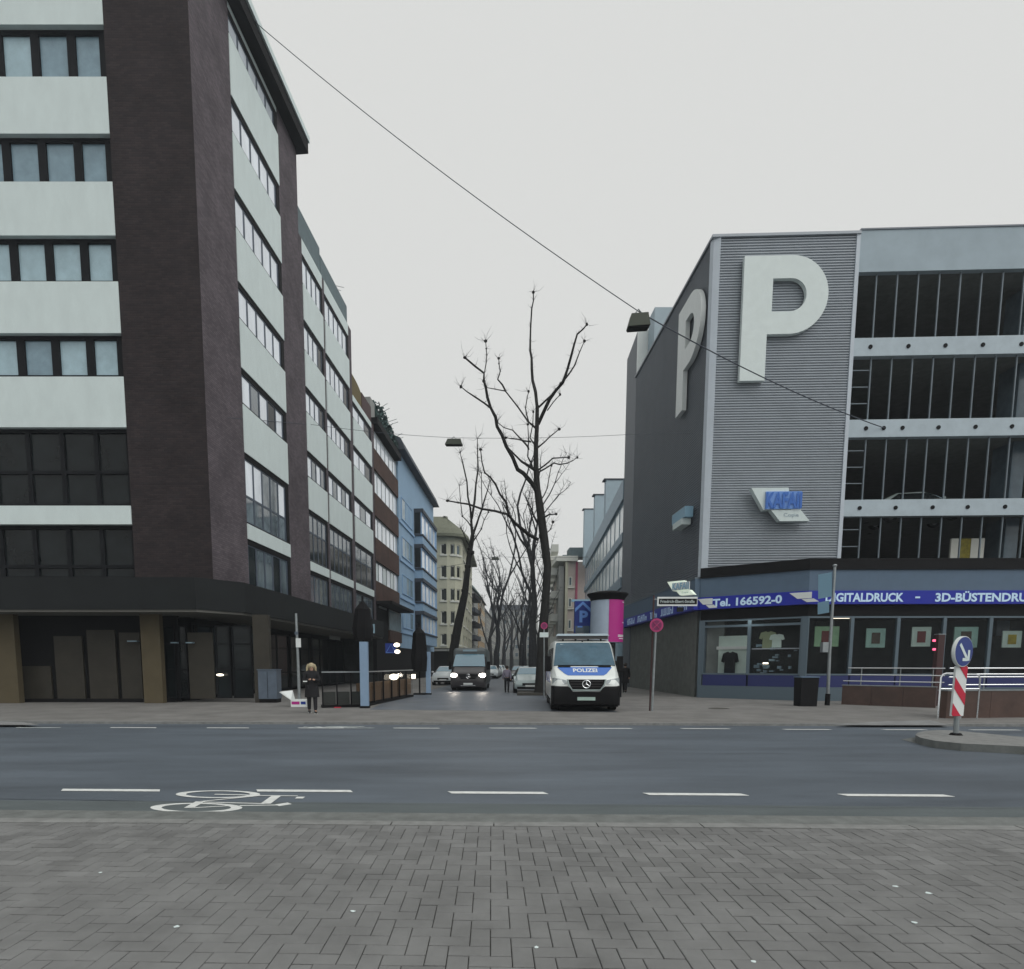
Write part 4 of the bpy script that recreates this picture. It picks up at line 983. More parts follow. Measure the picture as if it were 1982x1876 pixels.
# pink and cream apartment house
YK = 86
ap = thing('apartment_house', 'narrow pink and cream apartment house between the tree and the metal building', 'building', at(1100, 1286, YK))
xk0, xk1, xk2 = at(1084, 1286, YK).x, at(1091, 1286, YK).x, at(1118, 1286, YK).x
zk = at(1100, 1088, YK).z
b = MB(); b.box(xk0 + .6, xk2 + 8, YK, YK + 12, 0, zk); b.build('wall', 'pinkish', ap)
b = MB(); b.box(at(1111, 1286, YK).x, at(1115, 1286, YK).x, YK - .12, YK - .003, 0, zk - .01); b.build('pink_edge', 'pinkline', ap)
FKK = Fac((xk1, YK), (xk2, YK))
b = MB(); b.box(xk0 + .5, at(1096, 1286, YK).x, YK - .35, YK - .002, 0, zk); b.build('corner_pilaster', 'cream', ap)
for y in (1117, 1158, 1200, 1243):
    a = FKK.s(1099, 1200); c = FKK.s(1106, 1200); zt = FKK.z(1100, y); zb = FKK.z(1100, y + 18)
    window(ap, FKK, a, c, zb, zt, 1, n=.02, fw=.12, mf='creamwhite', mats=('curtain3',)); fb('sill', 'creamwhite', ap, FKK, a - .3, c + .3, .02, .25, zb - .3, zb - .1)
b = MB(); b.box(xk0 - .8, xk2 - .3, YK - .6, YK + 8, zk + .01, zk + .7); b.build('cornice', 'creamwhite', ap)
b = MB(); b.box(xk0 + .2, xk2 + 5, YK + .3, YK + 3, zk + .71, at(1095, 1074, YK).z); b.build('mansard_storey', 'roofgrey', ap)
b = MB(); b.box(at(1100, 1286, YK).x, xk2 + 5, YK + .5, YK + 3, at(1095, 1074, YK).z + .01, at(1105, 1059, YK).z); b.build('roof_storey', 'roofgrey', ap)
FZ = Fac((xk0, YK + .3), (xk0 + .0955 * 22, YK + 22), True)
fb('side_wall', 'greywall', ap, FZ, 0, 22, -.4, .3, 3, zk - .5)
for i in range(5):
    for j in range(3):
        fb('balcony', 'creamwhite', ap, FZ, 2 + j * 7, 5.5 + j * 7, .31, 1.3, 4.5 + i * 3.2, 5.5 + i * 3.2)
far_house('grey_far_house', 'grey far house behind the big street tree on the right', at(1072, 1286, 112)[:2], at(1060, 1286, 175)[:2], 15, 'greywall', 5, 9, 'slate', flip=True)
far_house('dim_far_house', 'dim far house at the right end of the side street', at(1059, 1286, 178)[:2], at(1045, 1286, 255)[:2], 15, 'ivy', 4, 9, 'slate', flip=True)
# ================================================================== TREES
def limb(b, pts, r0, r1, n=6, jit=0.0, rr=random):
    k = len(pts); fine = []
    for i in range(k - 1):
        for t in (0, .5): fine.append(pts[i].lerp(pts[i + 1], t))
    fine.append(pts[-1]); m = len(fine)
    for i in range(1, m - 1): fine[i] = fine[i] + Vector((rr.uniform(-1, 1), rr.uniform(-1, 1), rr.uniform(-1, 1))) * jit
    b.tube(fine, [(r0 + (r1 - r0) * i / (m - 1)) * rr.uniform(.92, 1.12) for i in range(m)], n)
    return fine
def twigs(b, pts, rr, dens=3, ln=.5, r=.012):
    for p in pts:
        for _ in range(dens):
            d = Vector((rr.uniform(-1, 1), rr.uniform(-1, 1), rr.uniform(-.1, 1.4))).normalized() * ln * rr.uniform(.3, 1)
            m = p + d * .5 + Vector((rr.uniform(-1, 1), rr.uniform(-1, 1), rr.uniform(-1, 1))) * ln * .1
            b.tube([p, m, p + d], [r, r * .7, r * .3], 3, False)
def knob(b, p, r, rr): b.ball(p, r, 6, (rr.uniform(.8, 1.3), rr.uniform(.8, 1.3), rr.uniform(.8, 1.2)))
Y1T = ground(1050, 1345, ZS).y
big = thing('street_tree', 'tall bare pollarded tree with thick dark trunk left of the police van', 'tree', ground(1050, 1345, ZS), group='bare trees along the side street')
def T(cx, cy, dy=0): return at((900 + cx / 3.1275) / 1.05, (550 + cy / 3.1275) / 1.05, Y1T + dy)
base = ground(1050, 1346, ZS)
tr = MB(); rr = random.Random(21)
tp = [base + Vector((-.1, 0, -.1)), base + Vector((-.08, 0, .3)), T(640, 2250), T(655, 2060), T(665, 1880), T(645, 1720), T(616, 1500), T(600, 1390), T(592, 1250), T(592, 1100), T(598, 1000), T(600, 860)]
pxm = Y1T / 1190.5
rad = [.44, .33, .24, .205, .20, .22, .20, .165, .13, .11, .105, .09]
tr.tube(tp, [r * 1.0 for r in rad], 12); 
for _ in range(26):
    i = rr.randrange(3, 11); t = rr.random(); p = tp[i - 1].lerp(tp[i], t); knob(tr, p + Vector((rr.uniform(-1, 1), rr.uniform(-.5, 0), 0)) * rad[i] * .9, rad[i] * .45, rr)
tr.build('trunk', 'bark', big, smooth=True)
br = MB(); tw = MB()
L1 = [((598, 860, 0), (570, 690, .5), (558, 560, .8), (552, 450, 1), (570, 250, 1.2), (575, 140, 1.3)), ((605, 980, 0), (680, 820, -.5), (760, 710, -1), (820, 550, -1.4), (860, 400, -1.6), (915, 345, -1.8)),
      ((760, 710, -1), (835, 600, -.6), (900, 450, -.3)), ((610, 870, 0), (690, 800, -.4), (750, 720, -.9)), ((665, 890, -.3), (745, 790, .6)),
      ((592, 1400, 0), (540, 1320, -.6), (480, 1260, -1.1), (400, 1110, -1.6), (350, 990, -1.9), (310, 880, -2.1), (265, 740, -2.3), (260, 660, -2.3), (140, 555, -2.6)),
      ((310, 880, -2.1), (200, 810, -2.6), (115, 740, -3)), ((585, 1270, 0), (500, 1215, -.8), (400, 1110, -1.6)), ((598, 1010, 0), (545, 960, .8), (400, 770, 1.6), (275, 745, 2)),
      ((400, 770, 1.6), (345, 690, 1.8), (365, 640, 1.9), (355, 560, 2)), ((545, 1140, .3), (530, 1110, .4), (440, 1020, .9), (345, 965, 1.2)), ((560, 1090, .2), (480, 1070, .5), (400, 1065, .9)),
      ((600, 1130, 0), (680, 1060, .5), (740, 1010, .9)), ((605, 1270, 0), (700, 1190, -.8), (800, 1190, -1.2)), ((605, 1285, 0), (700, 1230, .6), (790, 1230, 1), (855, 1190, 1.3)),
      ((600, 1710, 0), (500, 1640, -1), (420, 1555, -1.7), (340, 1530, -2.2), (160, 1495, -3), (30, 1465, -3.5)), ((420, 1555, -1.7), (400, 1470, -1.8), (330, 1360, -2), (270, 1280, -2.2), (240, 1140, -2.4)),
      ((600, 1600, 0), (570, 1550, .5), (545, 1490, .8)), ((630, 1575, 0), (680, 1550, -.5), (720, 1550, -.8)), ((265, 650, -2.3), (278, 540, -2.2), (272, 450, -2.1)), ((545, 960, .8), (530, 870, .9), (545, 770, 1)),
      ((570, 1260, .3), (545, 1190, .5), (540, 980, .7)), ((600, 1150, .2), (560, 1060, .5), (575, 900, .7)), ((630, 1450, 0), (660, 1390, .6), (690, 1240, 1)), ((640, 1690, 0), (690, 1640, .5), (700, 1600, .8))]
R0 = [.075, .085, .05, .05, .03, .105, .045, .07, .05, .04, .045, .035, .04, .045, .04, .085, .06, .06, .05, .022, .03, .05, .04, .03, .03]
for pts, r0 in zip(L1, R0):
    P3 = [T(*q) for q in pts]; f = limb(br, P3, r0 * 1.1, max(.018, r0 * .35), 6, .05, rr)
    for p in f[2:]:
        if rr.random() < .4: knob(br, p, max(.04, r0 * .7), rr)
    knob(br, P3[-1], .07, rr)
    twigs(tw, f[len(f) // 3:], rr, 3, .40, .009); twigs(tw, [P3[-1]] * 2, rr, 3, .75, .009)
br.build('branches', 'bark', big); tag(tw.build('twigs', 'twig', big), kind='stuff')
# leaning tree on the left
Y2 = 46 * K
t2 = thing('street_tree', 'slender bare tree leaning right behind the dark van', 'tree', at(872, 1322, Y2), group='bare trees along the side street')
def T2(cx, cy, dy=0): return at((580 + cx / 3.126) / 1.05, (850 + cy / 3.126) / 1.05, Y2 + dy)
b = MB(); rr = random.Random(4)
tp = [at(868, 1330, Y2) + Vector((0, 0, -.3)), T2(1065, 1500), T2(1100, 1300), T2(1140, 1120), T2(1165, 900), T2(1190, 745)]
b.tube(tp, [.42, .36, .33, .27, .2, .17], 10)
for _ in range(14): i = rr.randrange(2, 6); knob(b, tp[i - 1].lerp(tp[i], rr.random()) + Vector((rr.uniform(-.2, .2), -.1, 0)), .17, rr)
b.build('trunk', 'bark', t2, smooth=True)
br = MB(); tw = MB()
for pts, r0 in ((((1190, 745, 0), (1182, 640, 0), (1160, 500, -.6), (1135, 300, -1), (1110, 220, -1.2)), .11), (((1190, 745, 0), (1230, 640, .5), (1270, 520, 1), (1300, 400, 1.2)), .10), (((1185, 640, 0), (1215, 420, .5), (1222, 250, .8), (1220, 130, .8)), .09), (((1185, 700, 0), (1130, 620, .7), (1105, 430, 1)), .05), (((1210, 690, 0), (1250, 560, -.8), (1245, 350, -1)), .05), (((1190, 790, 0), (1240, 700, -.5), (1290, 600, -.9)), .05), (((1180, 830, 0), (1130, 740, .5), (1115, 700, .9)), .05)):
    P3 = [T2(*q) for q in pts]; f = limb(br, P3, r0 * 1.1, .025, 5, .08, rr)
    for p in f[2:]: knob(br, p, .07, rr) if rr.random() < .4 else None
    twigs(tw, f[2:], rr, 3, .9, .016); twigs(tw, [P3[-1]], rr, 6, 1.2, .016)
br.build('branches', 'bark', t2); tag(tw.build('twigs', 'twig', t2), kind='stuff')
def rtree(x, Y, ytop, seed, label, r0=.3, lean=0, spread=.32, fork=.4):
    rr = random.Random(seed); p0 = at(x, 1286, Y); p0.z = 0
    h = at(x, ytop, Y).z
    t = thing('street_tree', label, 'tree', p0, group='bare trees along the side street')
    b = MB(); k = 7; pts = []
    for i in range(k): f = i / (k - 1); pts.append(p0 + Vector((lean * f + rr.uniform(-.1, .1), rr.uniform(-.1, .1), h * fork * f)))
    b.tube(pts, [r0 * (1.15 - .45 * i / (k - 1)) for i in range(k)], 8); b.build('trunk', 'bark_hazed', t, smooth=True)
    br = MB(); tw = MB()
    def grow(p, d, ln, r, lvl):
        n = 4; q = [p]; dd = d.copy()
        for i in range(n):
            dd = (dd + Vector((rr.uniform(-.2, .2), rr.uniform(-.2, .2), rr.uniform(-.05, .22)))).normalized(); q.append(q[-1] + dd * ln / n)
        br.tube(q, [r * (1 - .55 * i / n) for i in range(n + 1)], 5, False)
        twigs(tw, q[2:], rr, 2 if lvl < 2 else 3, h * .06, max(.014, Y * .00022))
        if lvl < 2:
            for i in range(3 if lvl == 0 else 2):
                qi = q[rr.choice((2, 3, 4))]; nd = (dd + Vector((rr.uniform(-1, 1), rr.uniform(-1, 1), rr.uniform(-.1, .6))) * .7).normalized(); grow(qi, nd, ln * rr.uniform(.45, .7), r * .5, lvl + 1)
    tip = pts[-1]
    grow(tip, Vector((lean * .04, 0, 1)), h * (1 - fork), r0 * .6, 0)
    for i in range(3):
        a = rr.uniform(0, 6.28); grow(pts[rr.choice((-1, -2, -3))], Vector((math.cos(a) * spread, math.sin(a) * spread, 1)).normalized(), h * (1 - fork) * rr.uniform(.6, .95), r0 * .42, 0)
    br.build('branches', 'bark_hazed', t); tag(tw.build('twigs', 'twig', t), kind='stuff')
    return t
rtree(1032, 44 * K, 960, 31, 'bare tree with thin trunk directly left of the big trunk', .30, 0, .22, .5)
rtree(960, 66 * K, 1080, 32, 'bare tree left of the small far hanging lamp', .33, .2, .35, .42)
rtree(1014, 62 * K, 1110, 37, 'bare tree showing left of the thin tree by the big trunk', .26, 0, .3, .42)
rtree(948, 92 * K, 1130, 33, 'bare tree beside the pale orange house', .38, 0, .4, .4)
rtree(1008, 100 * K, 1150, 34, 'bare far tree above the parked silver car', .4, 0, .5, .36)
rtree(975, 120 * K, 1160, 35, 'small bare far tree near the middle of the street end', .42, 0, .5, .36)
rtree(1042, 84 * K, 1120, 36, 'bare tree peeking out behind the big trunk', .35, 0, .4, .4)
rtree(990, 150 * K, 1165, 38, 'faint bare tree closing the street view', .5, 0, .6, .35)
# tree pit
b = MB(); c0 = base; b.prism([(c0.x + x, c0.y + y) for x, y in ((-1.35, -.55), (.7, -.75), (1.0, 1.5), (-1.1, 1.6))], ZS, ZS + .13); tag(b.build('tree_pit', 'joint'), kind='structure')
# ================================================================== VEHICLES
def section(y, z0, zb, zt, wb, wt, rnd=.08):
    """closed cross section, from bottom centre round"""
    half = [(wb * .93, z0), (wb, z0 + .10), (wb, zb), (wb * .985, zb + .04), (wt + (wb - wt) * .08, zt - rnd * 1.2), (wt - rnd * .5, zt - rnd * .3), (wt - rnd * 1.6, zt)]
    return [Vector((x, y, z_)) for x, z_ in half] + [Vector((-x, y, z_)) for x, z_ in reversed(half)]
def wheel(parent, x, y, r, wd, rimm='steel'):
    b = MB(); b.tube([(x - wd / 2, y, r), (x - wd / 2 + .03, y, r), (x + wd / 2 - .03, y, r), (x + wd / 2, y, r)], [r * .93, r, r, r * .93], 20); o = b.build('wheel', 'tyre', parent, smooth=True)
    b = MB(); b.tube([(x - wd / 2 - .006, y, r), (x + wd / 2 + .006, y, r)], r * .6, 14); b.build('rim', rimm, o)
    return o
def place(root, loc, rz):
    root.location = loc; root.rotation_euler = (0, 0, rz); return root
def make_van(label, bodym, bumperm, glassm, police, lit, group=None, box=False):
    v = thing('police_van' if police else 'delivery_van', label, 'van')
    st_ = [(0.0, .42, .66, .80, .84, .80), (.04, .30, .72, .98, .93, .86), (.16, .26, .80, 1.08, .98, .90), (.30, .25, .95, 1.15, 1.0, .92), (.78, .25, 1.20, 1.38, 1.01, .95), (1.12, .25, 1.25, 1.74, 1.01, .93), (1.46, .25, 1.25, 2.07, 1.01, .90), (1.62, .25, 1.25, 2.18, 1.01, .89), (1.95, .25, 1.25, 2.25, 1.01, .89), (5.5, .25, 1.25, 2.25, 1.01, .89), (5.62, .32, 1.2, 2.18, .97, .80)]
    b = MB(); b.loft([section(*q) for q in st_]); b.build('body', bodym, v, smooth=True)
    if box:
        b = MB(); b.loft([section(y, .3, 1.5, zt, w_, w_ - .06, .14) for y, zt, w_ in ((1.55, 2.36, 1.0), (1.75, 2.52, 1.04), (5.7, 2.52, 1.04))]); b.build('high_roof', 'vandarkbox', v, smooth=True)
        b = MB(); b.box(-.42, .42, 1.50, 1.56, 2.3, 2.42); b.build('roof_sign', 'windscreen_b', v)
    # windscreen, following the slope y .80..1.50
    def slope(y): # top height at y
        for i in range(len(st_) - 1):
            if st_[i][0] <= y <= st_[i + 1][0]:
                t = (y - st_[i][0]) / (st_[i + 1][0] - st_[i][0]); return st_[i][3] + (st_[i + 1][3] - st_[i][3]) * t
        return st_[-1][3]
    ys = [.81, .95, 1.12, 1.3, 1.46, 1.55]
    b = MB(); vs = []; fs = []
    for o_ in (.008, -.03):
        for i, y in enumerate(ys):
            wv = .93 - .11 * i / 5; zz_ = slope(y)
            for k in range(7): f = -1 + 2 * k / 6; vs.append((f * wv, y - .03 * (1 - f * f) - (.02 if o_ > 0 else -.03), zz_ + o_ + .01 * (1 - f * f)))
    n_ = 42
    for i in range(5):
        for k in range(6): a = i * 7 + k; fs += [(a, a + 1, a + 8, a + 7), (n_ + a, n_ + a + 7, n_ + a + 8, n_ + a + 1)]
    per = [i for i in range(7)] + [i * 7 + 6 for i in range(1, 6)] + [35 + k for k in range(5, -1, -1)] + [i * 7 for i in range(4, 0, -1)]
    fs += [(per[i], per[(i + 1) % len(per)], n_ + per[(i + 1) % len(per)], n_ + per[i]) for i in range(len(per))]
    b.add(vs, fs); ws = b.build('windscreen', glassm, v, smooth=True)
    b = MB(); b.tube([(-.80, .80, 1.405), (.80, .80, 1.405)], .022, 5); b.tube([(-.5, .79, 1.41), (.15, .86, 1.50)], .012, 5); b.tube([(.12, .79, 1.41), (.72, .84, 1.47)], .012, 5); b.build('wiper', 'plasticblack', ws)
    for sx in (-1, 1):   # side windows, mirrors
        b = MB(); b.hexa([(sx * 1.012, 1.0, 1.33), (sx * 1.012, 1.95, 1.33), (sx * .98, 1.95, 1.33), (sx * .98, 1.0, 1.33), (sx * .945, 1.45, 1.98), (sx * .945, 1.95, 1.98), (sx * .91, 1.95, 1.98), (sx * .91, 1.45, 1.98)]); b.build('side_window', 'glass', v)
        if police:
            b = MB(); b.hexa([(sx * 1.012, 2.2, 1.33), (sx * 1.012, 5.0, 1.33), (sx * .98, 5.0, 1.33), (sx * .98, 2.2, 1.33), (sx * .945, 2.2, 1.98), (sx * .945, 5.0, 1.98), (sx * .91, 5.0, 1.98), (sx * .91, 2.2, 1.98)]); b.build('side_window', 'glass', v)
            b = MB(); b.box(sx * 1.013 - .004, sx * 1.013 + .004, 1.2, 5.3, .85, 1.2); b.build('side_stripe', 'vanblue', v)
        b = MB(); b.loft([[Vector((sx * (1.10 + dx), .95 + dy, z_)) for dx, dy in ((-.09, -.06), (.08, -.04), (.10, .05), (-.09, .07))] for z_ in (1.22, 1.30, 1.62, 1.70)]); mo = b.build('side_mirror', 'plasticblack', v, smooth=True)
        b = MB(); b.tube([(sx * .98, 1.02, 1.3), (sx * 1.06, .98, 1.34)], .03, 6); b.build('mirror_arm', 'plasticblack', mo)
        # headlight
        b = MB(); b.add([(sx * .60, -.0 + .03, .97), (sx * .93, .14, 1.04), (sx * .995, .30, 1.03), (sx * .985, .22, .84), (sx * .90, .06, .80), (sx * .58, .015, .86),
                         (sx * .60, .3, .97), (sx * .93, .3, 1.04), (sx * .97, .4, 1.03), (sx * .95, .4, .84), (sx * .90, .3, .80), (sx * .58, .3, .86)],
                        [(0, 1, 2, 3, 4, 5), (0, 6, 7, 1), (1, 7, 8, 2), (2, 8, 9, 3), (3, 9, 10, 4), (4, 10, 11, 5), (5, 11, 6, 0)])
        for q in range(len(b.v)): b.v[q].y -= .03
        hl = b.build('headlight', 'lamp_glass', v)
        if lit: b = MB(); b.ball((sx * .80, .02, .90), .15, 10, (1.3, .4, .8)); b.build('lit_bulb', 'lamp_on', hl)
    # grille with bars and round badge
    b = MB(); b.extrude([(-.54, -.012, .99), (.54, -.012, .99), (.50, -.012, .84), (.40, -.012, .69), (-.40, -.012, .69), (-.50, -.012, .84)], (0, .06, 0)); gr = b.build('grille', 'plasticblack', v)
    b = MB()
    for z_ in (.93, .85, .77): b.box(-.47, .47, -.03, -.012, z_ - .012, z_ + .012)
    b.build('grille_bar', 'vandark', gr)
    if police:
        b = MB(); pts = [(-.56, -.03, 1.0), (-.52, -.03, .84), (-.42, -.03, .67), (0, -.035, .655), (.42, -.03, .67), (.52, -.03, .84), (.56, -.03, 1.0)]; b.tube(pts, .022, 6); b.build('grille_surround', 'silver', gr)
    b = MB(); N = 20; cz = .85
    b.tube([(.115 * math.cos(2 * math.pi * k / N), -.035, cz + .115 * math.sin(2 * math.pi * k / N)) for k in range(N + 1)], .013, 5)
    for a in (90, 210, 330): b.tube([(0, -.035, cz), (.105 * math.cos(R(a)), -.035, cz + .105 * math.sin(R(a)))], [.022, .005], 5)
    b.build('round_badge', 'chrome', gr)
    # bumper and lower skirt
    b = MB(); b.loft([[Vector((x, y + .0, z_)) for x, z_ in ((-w_, z0), (w_, z0), (w_, z1_), (.55 * w_ / .97, z1_ - .0), (.45 * w_ / .97, z2), (-.45 * w_ / .97, z2), (-.55 * w_ / .97, z1_), (-w_, z1_))] for y, w_, z0, z1_, z2 in ((-.06, .84, .30, .74, .62), (-.03, .95, .24, .78, .62), (.10, 1.0, .20, .80, .62), (.42, 1.02, .20, .78, .62))]); bu = b.build('front_bumper', bumperm, v, smooth=True)
    b = MB(); b.box(-.26, .26, -.085, -.062, .36, .46); pl = b.build('number_plate', 'art_white' if police else 'white', v)
    b = MB(); b.box(-1.0, 1.0, .4, 5.4, .14, .26); b.build('underbody', 'black', v)
    for sx in (-1, 1):
        for y in (.95, 4.4): wheel(v, sx * .88, y, .34, .24)
    if lit: b = MB(); b.box(-.42, .42, -.075, -.055, .30, .325); b.build('lower_trim', 'chrome', v)
    if police:
        b = MB(); b.add([(-.60, .79, 1.392), (.60, .79, 1.392), (.80, .80, 1.378), (.85, .72, 1.36), (.58, .17, 1.095), (-.58, .17, 1.095), (-.85, .72, 1.36), (-.80, .80, 1.378)], [(0, 1, 2, 3, 4, 5, 6, 7)])
        def hood(x, y): return Vector((x, y, 1.158 + (y - .30) * (1.38 - 1.15) / .48 + .008)) if y > .30 else Vector((x, y, 1.08 + (y - .16) * .5 + .010))
        b = MB(); vs = []
        rows_ = [(.20, .52), (.30, .62), (.45, .70), (.60, .78), (.70, .82)]
        for y, w_ in rows_:
            for k in range(5): vs.append(hood(-w_ + 2 * w_ * k / 4, y))
        b.add(vs, [(i * 5 + k, i * 5 + k + 1, i * 5 + k + 6, i * 5 + k + 5) for i in range(4) for k in range(4)]); hd = b.build('bonnet_decal', 'vanblue', v)
        def hf(u, vv_): q = hood(.36 - .72 * u, .38 + .22 * (vv_)); q.z += .006; return q
        def hf(u, vv_): q = hood(-.36 + .72 * u, .37 + .24 * (vv_)); q.z += .006; return q
        lettering('POLIZEI', hf, 'white', hd, .03)
        for sx in (-1, 1): b = MB(); q = [hood(sx * .42, .68), hood(sx * .80, .68), hood(sx * .80, .765), hood(sx * .42, .765)]; b.extrude([p + Vector((0, 0, .004)) for p in q], (0, 0, .012)); b.build('air_vent', 'plasticblack', v)
        b = MB(); b.box(-.80, .80, 1.62, 2.0, 2.27, 2.37); lb = b.build('light_bar', 'vandark', v)
        b = MB(); b.hexa([(-.84, 1.56, 2.371), (.84, 1.56, 2.371), (.84, 2.0, 2.371), (-.84, 2.0, 2.371), (-.78, 1.62, 2.44), (.78, 1.62, 2.44), (.78, 1.96, 2.44), (-.78, 1.96, 2.44)]); b.build('light_bar_cover', 'concrete_pale', lb)
        for x in (-.6, -.2, .2, .6): b = MB(); b.tube([(x, 1.8, 2.2), (x, 1.8, 2.36)], .03, 5); b.build('light_bar_foot', 'plasticblack', lb)
        b = MB(); b.ball((0, 1.62, 2.19), .03, 6); b.build('camera_dot', 'plasticblack', v)
        for (x, z0_, z1_) in ((-.66, 0, 0),):
            b = MB(); y_ = 1.40; b.hexa([(-.70, 1.36, slope(1.36) + .012), (-.55, 1.36, slope(1.36) + .018), (-.55, 1.46, slope(1.46) + .018), (-.70, 1.46, slope(1.46) + .012), (-.70, 1.355, slope(1.36) + .03), (-.55, 1.355, slope(1.36) + .035), (-.55, 1.455, slope(1.46) + .035), (-.70, 1.455, slope(1.46) + .03)]); b.build('sticker', 'white', ws)
        b = MB(); b.box(-.12, .12, 1.40, 1.44, slope(1.38) - .0, slope(1.38) + .08); b.build('mirror_mount', 'plasticblack', ws)
    return v
gp = ground(1131, 1379, ZS)
pv = make_van('white and blue police van parked facing the road at the corner', 'vanwhite', 'plasticblack', 'windscreen', True, False)
place(pv, gp + Vector((.05, 0, 0)), -.085); pv.scale = (1.12, 1.1, 1.09)
gp = ground(906, 1338, ZS)
dv = make_van('dark delivery van with headlights on driving out of the side street', 'vandark', 'vandark', 'windscreen_b', False, True, box=True)
place(dv, gp, -math.atan(.0955) * .7); dv.scale = (1.05, 1.05, 1.02)
for sx in (-.80, .80):
    ld = bpy.data.lights.new('headlight_beam', 'SPOT'); ld.energy = 25; ld.spot_size = R(70); ld.spot_blend = .6; ld.shadow_soft_size = .1; ld.color = (1, .88, .75)
    lo = bpy.data.objects.new('headlight_beam', ld); COL.objects.link(lo); lo.parent = dv; lo.location = (sx, -.14, .92); lo.rotation_euler = (R(84), 0, R(180))

CARST = [(0, .35, .50, .60, .70, .62), (.05, .25, .55, .72, .83, .72), (.35, .22, .62, .80, .88, .74), (1.0, .20, .85, .93, .89, .76), (1.15, .20, .88, .99, .89, .74), (1.75, .20, .90, 1.36, .89, .60), (2.1, .20, .90, 1.42, .89, .60), (3.1, .20, .92, 1.40, .89, .60), (3.9, .22, .93, 1.02, .88, .70), (4.25, .25, .85, .95, .84, .70), (4.35, .38, .6, .75, .74, .65)]
def make_car(m, label, lit=False, group=None):
    v = thing('parked_car', label, 'car', group=group)
    b = MB(); b.loft([section(*q, .06) for q in CARST]); b.build('body', m, v, smooth=True)
    def patch(nm, y0, y1, z0, z1, w0, w1, mm, off=.012):
        b = MB(); b.hexa([(-w0, y0, z0 + off), (w0, y0, z0 + off), (w0, y0 + .02, z0 - .03), (-w0, y0 + .02, z0 - .03), (-w1, y1, z1 + off), (w1, y1, z1 + off), (w1, y1 + .02, z1 - .03), (-w1, y1 + .02, z1 - .03)]); return b.build(nm, mm, v)
    patch('windscreen', 1.2, 1.74, 1.025, 1.35, .68, .52, 'windscreen_b'); patch('rear_window', 3.85, 3.2, 1.07, 1.385, .66, .52, 'glass')
    for sx in (-1, 1):
        b = MB(); b.hexa([(sx * .895, 1.25, .93), (sx * .895, 3.7, .93), (sx * .86, 3.7, .93), (sx * .86, 1.25, .93), (sx * .66, 1.8, 1.33), (sx * .66, 3.1, 1.33), (sx * .62, 3.1, 1.33), (sx * .62, 1.8, 1.33)]); b.build('side_window', 'glass', v)
        b = MB(); b.hexa([(sx * .50, .02, .55), (sx * .80, .10, .56), (sx * .80, .3, .56), (sx * .5, .3, .55), (sx * .50, .06, .68), (sx * .80, .18, .72), (sx * .80, .3, .70), (sx * .5, .3, .68)]); b.build('headlight', 'lamp_on' if lit else 'lamp_glass', v)
        b = MB(); b.ball((sx * .98, 1.3, .98), .1, 8, (1, .7, .7)); b.build('side_mirror', m, v)
        for y in (.80, 3.45): wheel(v, sx * .80, y, .31, .2)
    b = MB(); b.box(-.42, .42, -.01, .1, .42, .56); b.build('grille', 'plasticblack', v)
    b = MB(); b.box(-.7, .7, .0, .1, .24, .36); b.build('lower_intake', 'plasticblack', v)
    b = MB(); b.box(-.26, .26, -.03, -.012, .36, .46); b.build('number_plate', 'white', v)
    return v
def copy_tree(o, parent=None):
    c = o.copy(); COL.objects.link(c); c.parent = parent
    for ch in list(o.children): copy_tree(ch, c)
    return c
sc = make_car('silver', 'silver car parked under the trees left of the big trunk', group='cars in the side street')
place(sc, ground(1026, 1343, ZS), -.06)
wc = make_car('carwhite', 'white car parked behind the dark van at the left kerb', group='cars in the side street')
place(wc, at(948, 1286, 62 * K) * 1 + Vector((0, 0, 0)), -.09); wc.location.z = ZS
labs = ['white parked car second in the row behind the dark van', 'white parked car third in the row behind the dark van', 'white parked car farthest along the left kerb']
for i, (x, Y) in enumerate(((954, 69), (961, 77), (967, 87))):
    c = copy_tree(wc); c['label'] = labs[i]; p = at(x, 1286, Y * K); c.location = (p.x, p.y, ZS)
rc = make_car('carblack', 'dark car with lit headlights far up the side street', True, group='cars in the side street')
p = at(1005, 1286, 52 * K); place(rc, (p.x, p.y, ZS), -.08)
c = copy_tree(sc); c['label'] = 'silver car parked in the row behind the nearer silver car'; p = at(1027, 1286, 47 * K); c.location = (p.x + .1, p.y, ZS)
c = copy_tree(sc); c['label'] = 'silver car at the far right of the parked row'; p = at(1029, 1286, 56 * K); c.location = (p.x + .1, p.y, ZS)
c = copy_tree(wc); c['label'] = 'pale car at the left kerb partly hidden by the parasol pillar'; p = at(857, 1286, 43 * K); c.location = (p.x, p.y, ZS); c.rotation_euler.z = -.1
# cars inside the garage
zdk = levels_b[2][0]
c = copy_tree(sc); c['label'] = 'silver car parked on the third deck of the garage'; c['group'] = 'cars on the garage decks'
q = FT.pt(FT.s(1850, 960, -2), -1.5, zdk - .75); c.location = q; c.rotation_euler.z = R(80)
pk = make_car('carred', 'dark red car parked on the third deck of the garage', group='cars on the garage decks')
q = FT.pt(FT.s(1712, 960, -2), -1.2, zdk - .60); pk.location = q; pk.rotation_euler.z = R(-4)

